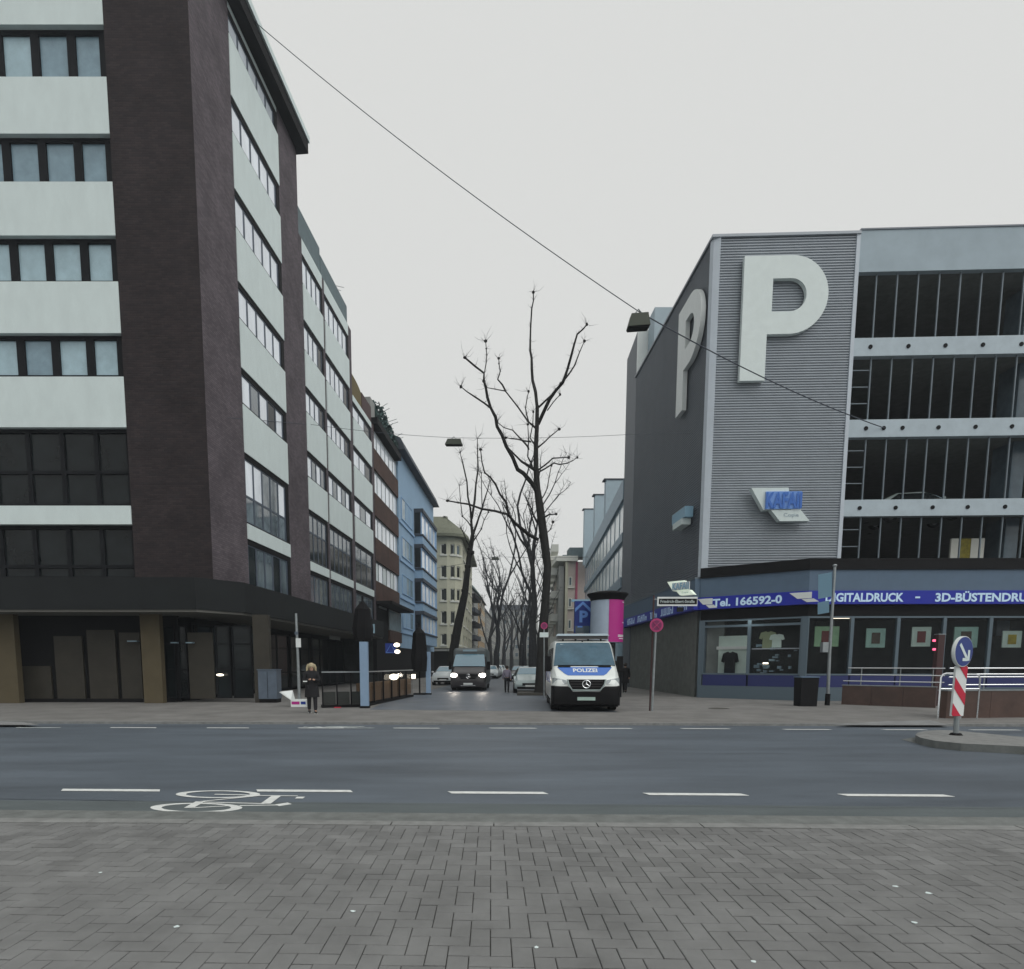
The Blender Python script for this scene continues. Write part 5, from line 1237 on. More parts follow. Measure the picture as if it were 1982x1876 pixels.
# ================================================================== PEOPLE
def skin(name, m, parent, vs, es, rs, sub=2):
    me = bpy.data.meshes.new(name); me.from_pydata(vs, es, []); o = bpy.data.objects.new(name, me); COL.objects.link(o)
    md = o.modifiers.new('s', 'SKIN'); 
    for i, r in enumerate(rs):
        sv = me.skin_vertices[0].data[i] if me.skin_vertices else None
        if sv: sv.radius = (r, r) if not hasattr(r, '__len__') else r; sv.use_root = (i == 0)
    md.use_smooth_shade = True
    s2 = o.modifiers.new('u', 'SUBSURF'); s2.levels = sub; s2.render_levels = sub
    bpy.context.view_layer.update()
    nm = bpy.data.meshes.new_from_object(o.evaluated_get(bpy.context.evaluated_depsgraph_get())); nm.name = name
    bpy.data.objects.remove(o); bpy.data.meshes.remove(me)
    nm.materials.clear(); nm.materials.append(M[m])
    for p in nm.polygons: p.use_smooth = True
    o = bpy.data.objects.new(name, nm); COL.objects.link(o); o.parent = parent; WL[o.name] = Vector((0, 0, 0)); return o
def person(label, top, bottom, hair, stride=.12, arms='down', longcoat=False, hairlong=False, h=1.7, group=None):
    p = thing('person', label, 'person', group=group); k = h / 1.7
    a = stride
    # joints
    P = {'pel': (0, 0, .92), 'sp': (0, 0, 1.15), 'ch': (0, -.01, 1.33), 'nk': (0, 0, 1.47), 'hd': (0, -.015, 1.58), 'ht': (0, -.01, 1.66),
         'hl': (.09, 0, .88), 'hr': (-.09, 0, .88), 'kl': (.10, -a * .6, .48), 'kr': (-.10, a * .4, .48), 'al': (.10, -a, .08), 'ar': (-.10, a, .10), 'tl': (.11, -a - .15, .04), 'tr': (-.11, a - .12, .04),
         'sl': (.18, 0, 1.38), 'sr': (-.18, 0, 1.38)}
    if arms == 'front': P.update({'el': (.25, -.06, 1.12), 'er': (-.25, -.06, 1.12), 'wl': (.07, -.25, 1.15), 'wr': (-.09, -.25, 1.16), 'fl': (.02, -.29, 1.17), 'fr': (-.04, -.29, 1.18)})
    else: P.update({'el': (.24, .02, 1.12), 'er': (-.24, -.01, 1.12), 'wl': (.25, -.06, .87), 'wr': (-.25, .03, .87), 'fl': (.25, -.07, .79), 'fr': (-.25, .03, .79)})
    P = {q: tuple(c * k for c in v) for q, v in P.items()}
    def mk(name, m, keys, edges, rad, sub=2):
        return skin(name, m, p, [P[q] for q in keys], [(keys.index(x), keys.index(y)) for x, y in edges], [tuple(c * k for c in (r if hasattr(r, '__len__') else (r, r))) for r in rad], sub)
    keys = ['pel', 'sp', 'ch', 'nk', 'hd', 'ht', 'hl', 'kl', 'al', 'tl', 'hr', 'kr', 'ar', 'tr', 'sl', 'el', 'wl', 'fl', 'sr', 'er', 'wr', 'fr']
    mk('body', 'skin', keys, [('pel', 'sp'), ('sp', 'ch'), ('ch', 'nk'), ('nk', 'hd'), ('hd', 'ht'), ('pel', 'hl'), ('hl', 'kl'), ('kl', 'al'), ('al', 'tl'), ('pel', 'hr'), ('hr', 'kr'), ('kr', 'ar'), ('ar', 'tr'), ('ch', 'sl'), ('sl', 'el'), ('el', 'wl'), ('wl', 'fl'), ('ch', 'sr'), ('sr', 'er'), ('er', 'wr'), ('wr', 'fr')],
       [(.13, .1), (.12, .09), (.14, .1), .05, (.085, .10), (.06, .07), .08, .055, .035, .03, .08, .055, .035, .03, .055, .04, .028, .035, .055, .04, .028, .035])
    lk = ['ch', 'nk', 'sp', 'pel', 'sl', 'el', 'wl', 'sr', 'er', 'wr']
    mk('jacket', top, lk, [('ch', 'nk'), ('ch', 'sp'), ('sp', 'pel'), ('ch', 'sl'), ('sl', 'el'), ('el', 'wl'), ('ch', 'sr'), ('sr', 'er'), ('er', 'wr')], [(.18, .14), .075, (.17, .13), (.20, .15) if not longcoat else (.21, .17), .085, .068, .055, .085, .068, .055])
    if longcoat:
        b = MB(); b.loft([[Vector((math.cos(t) * w_ * k, math.sin(t) * w_ * .75 * k, z_ * k)) for t in [2 * math.pi * i / 14 for i in range(14)]] for z_, w_ in ((1.1, .19), (.95, .215), (.75, .235), (.56, .25), (.55, .23))]); b.build('coat_skirt', top, p, smooth=True)
    mk('trousers', bottom, ['pel', 'hl', 'kl', 'al', 'hr', 'kr', 'ar'], [('pel', 'hl'), ('hl', 'kl'), ('kl', 'al'), ('pel', 'hr'), ('hr', 'kr'), ('kr', 'ar')], [(.15, .12), .10, .078, .062, .10, .078, .062])
    for q in ('l', 'r'):
        x, y, z_ = P['a' + q]; b = MB(); b.loft([[Vector((x + dx * w_, y + yy, z0)) for dx, z0 in ((-1, z_ - .08 * k), (1, z_ - .08 * k), (.8, z_ - .08 * k + hh), (-.8, z_ - .08 * k + hh))] for yy, w_, hh in ((.07, .035, .07), (.0, .045, .09), (-.1, .05, .07), (-.2, .035, .04))]); so_ = b.build('shoe', 'shoe', p, smooth=True)
        b = MB(); b.box(x - .045, x + .045, y - .2, y + .06, z_ - .082 * k, z_ - .062 * k); b.build('sole', 'white', so_)
    hx, hy, hz = P['hd']
    b = MB(); b.ball((hx, hy + .03 * k, hz + .045 * k), .115 * k, 12, (1, 1.05, .95))
    if hairlong:
        for i in range(60):
            t = random.uniform(-.2, math.pi + .2); r_ = .11 * k; q = Vector((hx + math.cos(t) * r_, hy + .03 + math.sin(t) * r_ * .9, hz + random.uniform(-.02, .1))); b.tube([q, q + Vector((math.cos(t) * .04, math.sin(t) * .04, -.10)), q + Vector((math.cos(t) * .05, math.sin(t) * .03, -.22 * random.uniform(.6, 1)))], [.03, .03, .012], 4)
    b.build('hair', hair, p, smooth=True)
    # face
    for sx in (-1, 1): b = MB(); b.ball((hx + sx * .033 * k, hy - .092 * k, hz + .0), .011, 6); b.build('eye', 'shoe', p)
    b = MB(); b.ball((hx, hy - .105 * k, hz - .03), .016, 6, (.8, 1, 1.3)); b.build('nose', 'skin', p)
    return p
gw = ground(605, 1381, ZS); hw = (97 / 1190.5) * gw.y * CT
wm = person('blond person in black coat standing by the white open box', 'coat', 'trouser', 'blond', .08, 'front', True, True, h=hw * .99)
place(wm, gw, R(18))
b = MB(); q = gw + Vector((-.12, -.30, hw * .675)); b.box(q.x - .07, q.x + .05, q.y - .03, q.y + .02, q.z - .07, q.z - .035); tag(b.build('phone', 'white'), 'small white object held in the hands of the person in black', 'phone')
gm = ground(981, 1341, ZS); hm = (51 / 1190.5) * gm.y * CT
ps = person('person in grey lilac jacket and dark trousers walking away up the side street', 'jacket', 'trouser', 'darkhair', .07, h=hm); place(ps, gm, R(170))
gm = ground(1209, 1341, ZS); ps = person('person in dark coat with pale shoes beside the garage wall', 'coat', 'trouser', 'darkhair', .14, longcoat=True, h=1.62); place(ps, gm, R(150))
# ================================================================== STREET THINGS
# open white box beside the woman
gb = ground(578, 1369, ZS)
bx = thing('open_box', 'white box with pink stripe and open lid on the pavement', 'box', gb)
kx = gb.y / FP
w_ = 30 * kx; h_ = 14 * kx; d_ = .5
b = MB(); x0, x1, y0, y1 = gb.x - w_ / 2, gb.x + w_ / 2, gb.y, gb.y + d_
b.box(x0, x1, y0, y0 + .03, ZS, ZS + h_); b.box(x0, x1, y1 - .03, y1, ZS, ZS + h_); b.box(x0, x0 + .03, y0 + .031, y1 - .031, ZS, ZS + h_); b.box(x1 - .03, x1, y0 + .031, y1 - .031, ZS, ZS + h_); b.box(x0 + .031, x1 - .031, y0 + .031, y1 - .031, ZS, ZS + .03); b.build('box_body', 'white', bx)
b = MB(); b.box(x0 + .03, x1 - .25, y0 - .006, y0 - .001, ZS + h_ * .35, ZS + h_ * .75); b.build('pink_stripe', 'magenta', bx)
b = MB(); b.box(x1 - .2, x1 - .02, y0 - .006, y0 - .001, ZS + h_ * .35, ZS + h_ * .75); b.build('dark_stripe', 'parkblue', bx)
b = MB(); b.hexa([(x0 - .02, y0, ZS + h_), (x0 + .02, y0, ZS + h_), (x0 + .02, y1, ZS + h_), (x0 - .02, y1, ZS + h_), (x0 - .42, y0, ZS + h_ + .28), (x0 - .36, y0, ZS + h_ + .30), (x0 - .06, y1, ZS + h_ + .33), (x0 - .10, y1, ZS + h_ + .31)]); b.build('lid', 'white', bx)
b = MB(); q = ground(653, 1371, ZS); b.box(q.x - .12, q.x + .12, q.y, q.y + .1, ZS, ZS + .03); tag(b.build('litter', 'red'), 'flat pinkish scrap of litter at the foot of the glass screen', 'litter')
# utility cabinet
gc = ground(519, 1361, ZS); b = MB(); w2 = 18 * gc.y / FP; zt = at(519, 1296, gc.y).z
uc = thing('utility_cabinet', 'blue grey metal cabinet under the canopy of the corner block', 'cabinet', gc)
b.box(gc.x - w2, gc.x + w2, gc.y, gc.y + .6, ZS + .16, zt - .04); b.build('cabinet_body', 'metalbin', uc)
b = MB(); b.box(gc.x - w2 + .02, gc.x + w2 - .02, gc.y + .02, gc.y + .58, ZS, ZS + .155); b.build('base', 'black', uc)
b = MB(); b.box(gc.x - w2 - .03, gc.x + w2 + .03, gc.y - .03, gc.y + .63, zt - .038, zt); b.build('lid', 'metalbin', uc)
b = MB(); b.box(gc.x - .006, gc.x + .006, gc.y - .012, gc.y - .002, ZS + .2, zt - .1); b.build('door_seam', 'black', uc)
# pole with stickers
gq = ground(580, 1362, ZS); pl = thing('lamp_post', 'slim grey pole with white stickers in front of the dark arcade', 'pole', gq)
ztp = at(572, 1188, gq.y).z
b = MB(); b.tube([gq, at(577, 1280, gq.y), (at(573, 1188, gq.y).x, gq.y, ztp)], [.07, .06, .05], 8); b.build('pole', 'steel', pl, smooth=True)
q = at(578, 1245, gq.y); b = MB(); b.box(q.x - .09, q.x + .11, gq.y - .085, gq.y - .065, q.z - .18, q.z + .18); b.build('sticker', 'white', pl)
q = at(575, 1225, gq.y); b = MB(); b.box(q.x - .08, q.x + .06, gq.y - .08, gq.y - .06, q.z - .08, q.z + .03); b.build('sticker', 'metalbin', pl)
# terrace screen
tsc = thing('terrace_screen', 'glass wind screen with wooden planters around the bar terrace', 'screen', ground(703, 1369, ZS))
A0 = ground(624, 1371, ZS); A1 = ground(706, 1369, ZS); A2 = ground(800, 1349, ZS)
zts = at(703, 1300, A1.y).z
for (Pa, Pb, n_) in ((A0, A1, 3), (A1, A2, 6)):
    G = Fac(Pa[:2], Pb[:2])
    for i in range(n_):
        a, c = G.L * i / n_, G.L * (i + 1) / n_
        fb('post', 'black', tsc, G, a, a + .05, -.05, 0, ZS, zts)
        fb('glass_pane', 'clear', tsc, G, a + .055, c - .005, -.03, -.02, ZS + .12, zts - .05)
        if Pb is A2: fb('planter_board', 'wood', tsc, G, a + .1, c - .12, -.35, -.08, ZS + .15, zts - .45)
        else: fb('planter_board', 'planter', tsc, G, a + .06, c - .02, -.35, -.08, ZS + .1, zts - .75)
    fb('top_rail', 'steel', tsc, G, 0, G.L, -.06, .01, zts - .045, zts); fb('base_rail', 'black', tsc, G, 0, G.L, -.4, .02, ZS, ZS + .1)
for x, y, r_ in ((757, 1311, .16), (797, 1310, .11)):
    G = Fac(A1[:2], A2[:2]); s_ = G.s(x, 1320); z_ = G.z(x, y)
    t = thing('round_lamp', 'glowing %s lamp on the terrace screen' % ('large oval' if r_ > .12 else 'small square'), 'lamp', G.pt(s_, .1, z_), group='lit lamps on the terrace screen')
    b = MB(); b.ball(G.pt(s_, .12, z_), r_, 12, (1.25, 1, .8)) if r_ > .12 else b.fbox(G, s_ - .15, s_ + .15, .03, .15, z_ - .1, z_ + .1); b.build('bulb', 'lamp_dim', t, smooth=r_ > .12)
    fb('mount', 'black', t, G, s_ - .03, s_ + .03, 0, .06, z_ - .05, z_ + .05)
# pale blue pillars, closed dark parasols
for x0, x1, yt, yb, lab in ((698, 713, 1243, 1367, 'tall pale blue pillar at the corner of the terrace screen'), (824, 833, 1262, 1341, 'pale blue pillar farther along the terraces')):
    g0 = ground((x0 + x1) / 2 + 1, yb + 4, ZS); w2 = (x1 - x0) / 2 * g0.y / FP; zt = at(x0, yt, g0.y).z
    t = thing('advert_pillar', lab, 'pillar', g0, group='pale blue pillars by the terraces')
    b = MB(); b.box(g0.x - w2, g0.x + w2, g0.y - .12, g0.y + .12, ZS + .08, zt); b.build('shaft', 'paleblue', t)
    b = MB(); b.box(g0.x - w2 - .03, g0.x + w2 + .03, g0.y - .15, g0.y + .15, ZS, ZS + .078); b.build('foot', 'black', t)
for xc_, yt, yb, wpx, Yd, lab in ((703, 1165, 1240, 18, 24.5, 'closed black parasol standing behind the tall pale blue pillar'), (812, 1215, 1300, 15, 32, 'closed black parasol before the blue house')):
    q = at(xc_, yb, Yd); zt = at(xc_, yt, Yd).z; ww = wpx * Yd / FP
    t = thing('parasol', lab, 'parasol', (q.x, Yd, ZS), group='closed parasols on the terraces')
    b = MB(); b.tube([(q.x, Yd, ZS), (q.x, Yd, zt + .2)], .04, 8); b.build('pole', 'black', t)
    b = MB(); b.loft([[Vector((q.x + math.cos(a) * r_ * (1 + .12 * (i % 2)), Yd + math.sin(a) * r_ * (1 + .12 * (i % 2)), z_)) for i, a in enumerate([2 * math.pi * k / 16 for k in range(16)])] for z_, r_ in ((q.z, ww * .9), (q.z + (zt - q.z) * .3, ww), (zt - .3, ww * .75), (zt, .06))]); b.build('canopy', 'black', t)
    b = MB(); b.box(q.x - .3, q.x + .3, Yd - .3, Yd + .3, ZS, ZS + .08); b.build('foot', 'black', t)
# hanging bar signs (blue and white lights)
for x, y, m, lab, ww in ((757, 1254, 'parkblue', 'dark blue bar sign with white outline above the terrace', .35), (768, 1249, 'lamp_dim', 'upper round lit lamp beside the blue bar sign', .16), (769, 1262, 'lamp_dim', 'lower round lit lamp beside the blue bar sign', .15)):
    q = at(x, y, 37); b = MB()
    if m == 'parkblue':
        t = thing('bar_sign', lab, 'sign', q); b.box(q.x - ww, q.x + ww * .8, q.y, q.y + .1, q.z - .35, q.z + .25); b.build('board', m, t)
        b = MB(); b.tube([(q.x - .3, q.y - .02, q.z - .3), (q.x, q.y - .02, q.z + .2), (q.x + .25, q.y - .02, q.z - .3), (q.x - .3, q.y - .02, q.z - .3)], .02, 4); b.build('outline', 'parklight', t)
        b = MB(); b.tube([(q.x, q.y + .05, q.z + .2), FS.pt(FS.hit(x, y)[0], 0, q.z + .2)], .03, 5); b.build('bracket', 'black', t)
    else:
        b.ball(q, ww, 10, (1.2, .5, .8)); tag(b.build('lit_lamp', m), lab, 'lamp')
for x, y in ((729, 1208, ), ):
    q = at(x - 12, 1217 , 26); b = MB(); b.box(q.x - .15, q.x + .18, q.y, q.y + .05, q.z - .2, q.z + .18); tag(b.build('small_sign', 'curtain2'), 'small pale plate high above the tall pale blue pillar', 'sign')
# lit lettering inside arcade
q = FS.hit(640, 1235, -1.5); b = MB()
for i in range(5): b.fbox(FS, q[0] + i * .5, q[0] + i * .5 + .35, -1.6, -1.55, q[1] - .1, q[1] + .35)
b.build('dim_wall_sign', 'greywall', office)

# poster column
gpc = ground(1180, 1345, ZS); gpc = Vector((at(1173, 1286, 30).x, 30, ZS)); kk = 30 / FP
pc = thing('poster_column', 'round poster column with black cap and magenta poster behind the van', 'advertising column', gpc)
cz1 = at(1177, 1163, 30).z; cz0 = at(1177, 1145, 30).z
r_ = 30 * kk
def cyl(b, c, r, z0, z1, a0=0, a1=2 * math.pi, n=32, thick=None):
    if thick is None: b.tube([(c.x, c.y, z0), (c.x, c.y, z1)], r, n)
    else:
        ks = [a0 + (a1 - a0) * k / n for k in range(n + 1)]
        vs = [Vector((c.x + math.cos(a) * rr_, c.y + math.sin(a) * rr_, z_)) for a in ks for rr_ in (r, r + thick) for z_ in (z0, z1)]
        fs = []
        for k in range(n):
            o = 4 * k; fs += [(o, o + 1, o + 5, o + 4), (o + 2, o + 6, o + 7, o + 3), (o + 1, o + 3, o + 7, o + 5), (o, o + 4, o + 6, o + 2)]
        fs += [(0, 2, 3, 1), (4 * n, 4 * n + 1, 4 * n + 3, 4 * n + 2)]
        b.add(vs, fs)
b = MB(); cyl(b, gpc, r_, ZS, cz1 + .3); b.build('column', 'poster', pc, smooth=True)
zm0 = at(1190, 1244, 30).z
b = MB(); cyl(b, gpc, r_ + .003, ZS, zm0 - .02, R(-150), R(150), 32, .01); b.build('lower_wrap', 'darkframe', pc, smooth=True)
b = MB(); cyl(b, gpc, r_ + .004, zm0, cz1 + .0, R(-96), R(10), 16, .01); po = b.build('magenta_poster', 'magenta', pc, smooth=True)
for zf_, a0, a1 in ((.93, -40, -5), (.45, -35, -5), (.15, -60, -15), (.12, -60, -15), (.07, -55, -20)):
    b = MB(); z_ = zm0 + (cz1 - zm0) * zf_; cyl(b, gpc, r_ + .016, z_, z_ + .04, R(a0), R(a1), 8, .006); b.build('printed_line', 'white', po)
b = MB(); cyl(b, gpc, r_ + .016, zm0 - .9, zm0 - .05, R(-70), R(-10), 10, .01); b.build('small_poster', 'curtain3', pc, smooth=True)
R_ = 37 * kk
b = MB(); b.tube([(gpc.x, gpc.y, cz1 - .02), (gpc.x, gpc.y, cz1 + .08), (gpc.x, gpc.y, cz1 + .26), (gpc.x, gpc.y, cz1 + .31), (gpc.x, gpc.y, cz1 + .42)], [r_ * 1.03, r_ * 1.10, R_ * 1.05, R_ * 1.04, R_ * .5], 32); b.build('cap', 'black', pc, smooth=True)
# blue parking sign
gps = Vector((at(1126, 1286, 31).x, 31, ZS)); ks = 31 / FP
psn = thing('parking_sign', 'tall blue parking garage sign with letter P and roof symbol', 'sign', gps)
z1, z0 = at(1126, 1164, 31).z, at(1126, 1226, 31).z; hw_ = 15 * ks
b = MB(); b.box(gps.x - hw_, gps.x + hw_, 31, 31.25, z0, z1); b.build('board', 'parkblue', psn)
b = MB(); y_ = 30.99; zz_ = z1 - .12
b.extrude([(gps.x - hw_ * .98, y_, zz_ - .42), (gps.x, y_, zz_ - .05), (gps.x + hw_ * .98, y_, zz_ - .42), (gps.x + hw_ * .98, y_, zz_ - .24), (gps.x, y_, zz_ + .10), (gps.x - hw_ * .98, y_, zz_ - .24)], (0, -.02, 0)); b.build('roof_symbol', 'parklight', psn)
lettering('P', lambda u, v: Vector((gps.x - .16 + .42 * u, 30.985, z1 - 1.05 + .58 * v)), 'parklight', psn, .04)
b = MB(); b.box(gps.x - .25, gps.x + .0, 30.98, 30.995, z1 - 1.3, z1 - 1.22); b.build('stripe', 'parklight', psn)
b = MB(); b.box(gps.x - hw_ * .9, gps.x + hw_ * .9, 30.985, 30.998, z0 + .0, z0 + .35); b.build('lower_panel', 'curtain3', psn)
b = MB(); b.tube([(gps.x - hw_ * .7, 31.12, ZS), (gps.x - hw_ * .7, 31.12, z0)], .05, 8); b.tube([(gps.x + hw_ * .7, 31.12, ZS), (gps.x + hw_ * .7, 31.12, z0)], .05, 8); b.build('leg', 'steel', psn)
q = at(1122, 1160, 31.4); b = MB(); b.prism([(q.x - .4, q.y), (q.x + .5, q.y), (q.x + .5, q.y + .1), (q.x - .4, q.y + .1)], z1 + .002, z1 + .12); b.build('top_trim', 'cyanplate', psn)
# no-stopping sign on the tree side
def round_sign(name, label, g0, xs, ys, rpx, Yd, pole_y0, tilt=0, face='magenta', ring='pinkline', grp=None, yaw=0):
    q = at(xs, ys, Yd); r_ = rpx * Yd / FP
    t = thing(name, label, 'sign', g0, group=grp)
    b = MB(); b.tube([g0, (q.x, Yd, q.z + r_ * .9 if pole_y0 is None else pole_y0)], .035, 8); b.build('pole', 'rust' if grp else 'steel', t, smooth=True)
    b = MB(); b.tube([(q.x, Yd - .04, q.z), (q.x, Yd - .055, q.z)], r_, 24); b.build('ring', ring, t)
    b = MB(); b.tube([(q.x, Yd - .056, q.z), (q.x, Yd - .062, q.z)], r_ * .72, 24); b.build('face', face, t)
    return t, q, r_
g0 = ground(1262, 1377, ZS)
M['signred'] = mat('signred', (.40, .04, .15), .4); M['signpurple'] = mat('signpurple', (.17, .02, .09), .4)
t, q, r_ = round_sign('no_stopping_sign', 'round red no-stopping sign on a thin pole before the shop corner', g0, 1270, 1211, 13, g0.y, None, face='signpurple', ring='signred', grp=None)
for a in (45, 135):
    b = MB(); d = Vector((math.cos(R(a)), 0, math.sin(R(a)))) * r_ * .8; b.tube([q - d + Vector((0, -.064, 0)), q + d + Vector((0, -.064, 0))], .018, 4); b.build('cross_bar', 'signred', t)
g0 = ground(1053, 1352, ZS); t, q, r_ = round_sign('no_stopping_sign', 'magenta no-stopping sign half hidden by the big tree trunk', g0, 1053, 1212, 6.5, g0.y - .3, None, face='signpurple', ring='signred')
b = MB(); b.box(q.x - .2, q.x + .2, q.y - .06, q.y - .04, q.z - .52, q.z - .3); b.build('supplement_plate', 'panel', t)
# street name board
gs = ground(1262, 1378, ZS) + Vector((0, .0, 0)); Yd = gs.y
a = at(1278, 1154, Yd); c = at(1356, 1172, Yd)
sn = thing('street_name_sign', 'white framed black street name board above the shop corner', 'street sign', (a.x, Yd + .3, a.z))
yq = Yd + .3
b = MB(); b.box(a.x, c.x, yq, yq + .04, c.z, a.z); b.build('white_frame', 'white', sn)
b = MB(); b.box(a.x + .05, c.x - .02, yq - .012, yq - .002, c.z + .06, a.z - .06); b.build('black_board', 'black', sn)
lettering('Friedrich-Ebert-Straße', lambda u, v: Vector((a.x + .10 + (c.x - a.x - .2) * u, yq - .016, c.z + .10 + (a.z - c.z - .20) * v)), 'panel', sn, .0)
b = MB(); q = at(1322, 1178, Yd); b.box(q.x - .1, q.x + .12, yq, yq + .03, q.z - .09, q.z + .06); b.build('number_plate', 'fascia_dark', sn)
b = MB(); b.tube([(at(1271, 1150, Yd).x, yq + .07, ZS), (at(1271, 1150, Yd).x + .02, yq + .07, a.z + .05)], .03, 8); b.build('pole', 'rust', sn)
b = MB(); b.tube([(at(1271, 1150, Yd).x, yq + .06, a.z - .08), (a.x + .1, yq + .06, a.z - .08)], .02, 6); b.build('bracket', 'steel', sn)
# grey pole with pale blue boards
g0 = ground(1601, 1366, ZS); Yd = g0.y; tp_ = at(1616, 1097, Yd)
ip = thing('info_pole', 'leaning grey pole carrying two pale blue notice boards before the shop', 'pole', g0)
mid = at(1606, 1260, Yd)
b = MB(); b.tube([g0, g0 + Vector((0, 0, .5)), mid, tp_], [.065, .06, .055, .05], 10); b.ball(tp_ + Vector((0, 0, .03)), .085, 8, (1, 1, .7)); b.build('pole', 'steel', ip, smooth=True)
b = MB(); b.tube([g0, g0 + Vector((0, 0, .45))], .09, 10); b.build('base_sleeve', 'black', ip)
q = at(1598, 1252, Yd); b = MB(); b.box(q.x - .16, q.x + .06, Yd - .1, Yd + .08, q.z - .22, q.z + .16); b.build('clamp_box', 'steel', ip)
for (x0, x1, y0, y1, sk) in ((1584, 1610, 1108, 1160, 5), (1583, 1605, 1163, 1190, 4)):
    A = at(x0, y0 + sk, Yd + .35); B = at(x1, y0, Yd - .1); C = at(x1, y1 - sk, Yd - .1); D = at(x0, y1, Yd + .35)
    b = MB(); b.extrude([A, B, C, D], (.01, .03, 0)); b.build('notice_board', 'cyanplate', ip)
# dark bin
g0 = ground(1565, 1368, ZS); w2 = 17 * g0.y / FP; zt = at(1565, 1310, g0.y).z
bn = thing('litter_bin', 'black square litter bin on the pavement before the shop', 'bin', g0)
b = MB(); b.hexa([(g0.x - w2 * .94, g0.y, ZS), (g0.x + w2 * .94, g0.y, ZS), (g0.x + w2 * .94, g0.y + .5, ZS), (g0.x - w2 * .94, g0.y + .5, ZS), (g0.x - w2, g0.y - .02, zt - .05), (g0.x + w2, g0.y - .02, zt - .05), (g0.x + w2, g0.y + .52, zt - .05), (g0.x - w2, g0.y + .52, zt - .05)]); b.build('bin_body', 'plasticblack', bn)
b = MB(); b.box(g0.x - w2 - .02, g0.x + w2 + .02, g0.y - .04, g0.y + .54, zt - .048, zt); b.build('lid', 'fascia_blue', bn)
# drain grate in the gutter and tar seams on the road
rr = random.Random(9)
for (u0, v0, u1) in ((-9, V_LANE + .15, 9), (-2.5, V_LANE + 4.3, 14)):
    b = MB(); u_ = u0; v_ = v0
    while u_ < u1:
        du = rr.uniform(.2, .5); nv = v_ + rr.uniform(-.025, .025); hwid = rr.uniform(.004, .009)
        b.add([uv(u_, v_ - hwid, .0048), uv(u_ + du, nv - hwid, .0048), uv(u_ + du, nv + hwid, .0048), uv(u_, v_ + hwid, .0048)], [(0, 1, 2, 3)]); u_ += du; v_ = nv
    tag(b.build('road_seam', 'asphalt_seam'), kind='structure')
# manhole
g0 = ground(1391, 1372, ZS); b = MB(); b.tube([(g0.x, g0.y, ZS - .01), (g0.x, g0.y, ZS + .006)], .36, 20); tag(b.build('manhole_cover', 'joint'), kind='structure')
# ramp wall and rails
gr0 = ground(1628, 1364, ZS); gr1 = ground(1810, 1371, ZS)
rw = thing('ramp_wall', 'low red granite wall with chrome handrails left of the rusty post', 'wall', gr0)
G = Fac(gr0[:2], gr1[:2]); zw = G.z(1700, 1329)
nseg = 3
for i in range(nseg): fb('granite_slab', 'granite', rw, G, G.L * i / nseg + .005, G.L * (i + 1) / nseg - .005, -.3, 0, ZS, zw)
fb('coping', 'steel', rw, G, -.02, G.L, -.32, .02, zw + .002, zw + .03)
for y in (1294, 1307.5, 1320): z_ = G.z(1720, y, -.1); b = MB(); b.tube([G.pt(-.1 + (.1 if y > 1315 else .25), -.1, z_), G.pt(G.L + .2, -.1, z_)], .022, 8); b.build('handrail', 'chrome', rw, smooth=True)
for f in (.2, .62, .95): b = MB(); b.tube([G.pt(G.L * f, -.13, zw), G.pt(G.L * f, -.13, G.z(1720, 1294, -.1))], .02, 6); b.build('rail_post', 'steel', rw)
# second nearer wall
gr0 = ground(1830, 1391, ZS); gr1 = ground(2080, 1388, ZS)
rw2 = thing('ramp_wall', 'low red granite wall with chrome rails right of the rusty post', 'wall', gr0)
G2 = Fac(gr0[:2], gr1[:2]); zw = G2.z(1900, 1338)
for i in range(3): fb('granite_slab', 'granite', rw2, G2, G2.L * i / 3 + .005, G2.L * (i + 1) / 3 - .005, -.3, 0, ZS, zw)
fb('coping', 'steel', rw2, G2, -.02, G2.L, -.32, .02, zw + .002, zw + .03)
for y in (1294, 1305.5, 1311, 1326): z_ = G2.z(1900, y, -.1); b = MB(); b.tube([G2.pt(.1, -.1, z_), G2.pt(G2.L, -.1, z_)], .020, 8); b.build('handrail', 'chrome', rw2, smooth=True)
for f in (.3, .75): b = MB(); b.tube([G2.pt(G2.L * f, -.13, zw), G2.pt(G2.L * f, -.13, G2.z(1900, 1294, -.1))], .02, 6); b.build('rail_post', 'steel', rw2)
# rusty post with red lights
g0 = ground(1812, 1367, ZS); Yd = g0.y; zt = at(1815, 1229, Yd).z
rp = thing('signal_post', 'dark rusty post with two small red lights by the ramp', 'post', g0)
b = MB(); b.box(g0.x - .11, g0.x + .13, Yd, Yd + .2, ZS, zt); b.build('post', 'rust', rp)
for y in (1240, 1257): q = at(1808, y, Yd); b = MB(); b.box(q.x - .06, q.x + .05, Yd - .02, Yd - .002, q.z - .05, q.z + .03); b.build('red_light', 'red_on', rp)
b = MB(); q = at(1815, 1228, Yd); b.box(g0.x - .13, g0.x + .15, Yd - .02, Yd + .22, zt, zt + .03); b.build('cap', 'steel', rp)
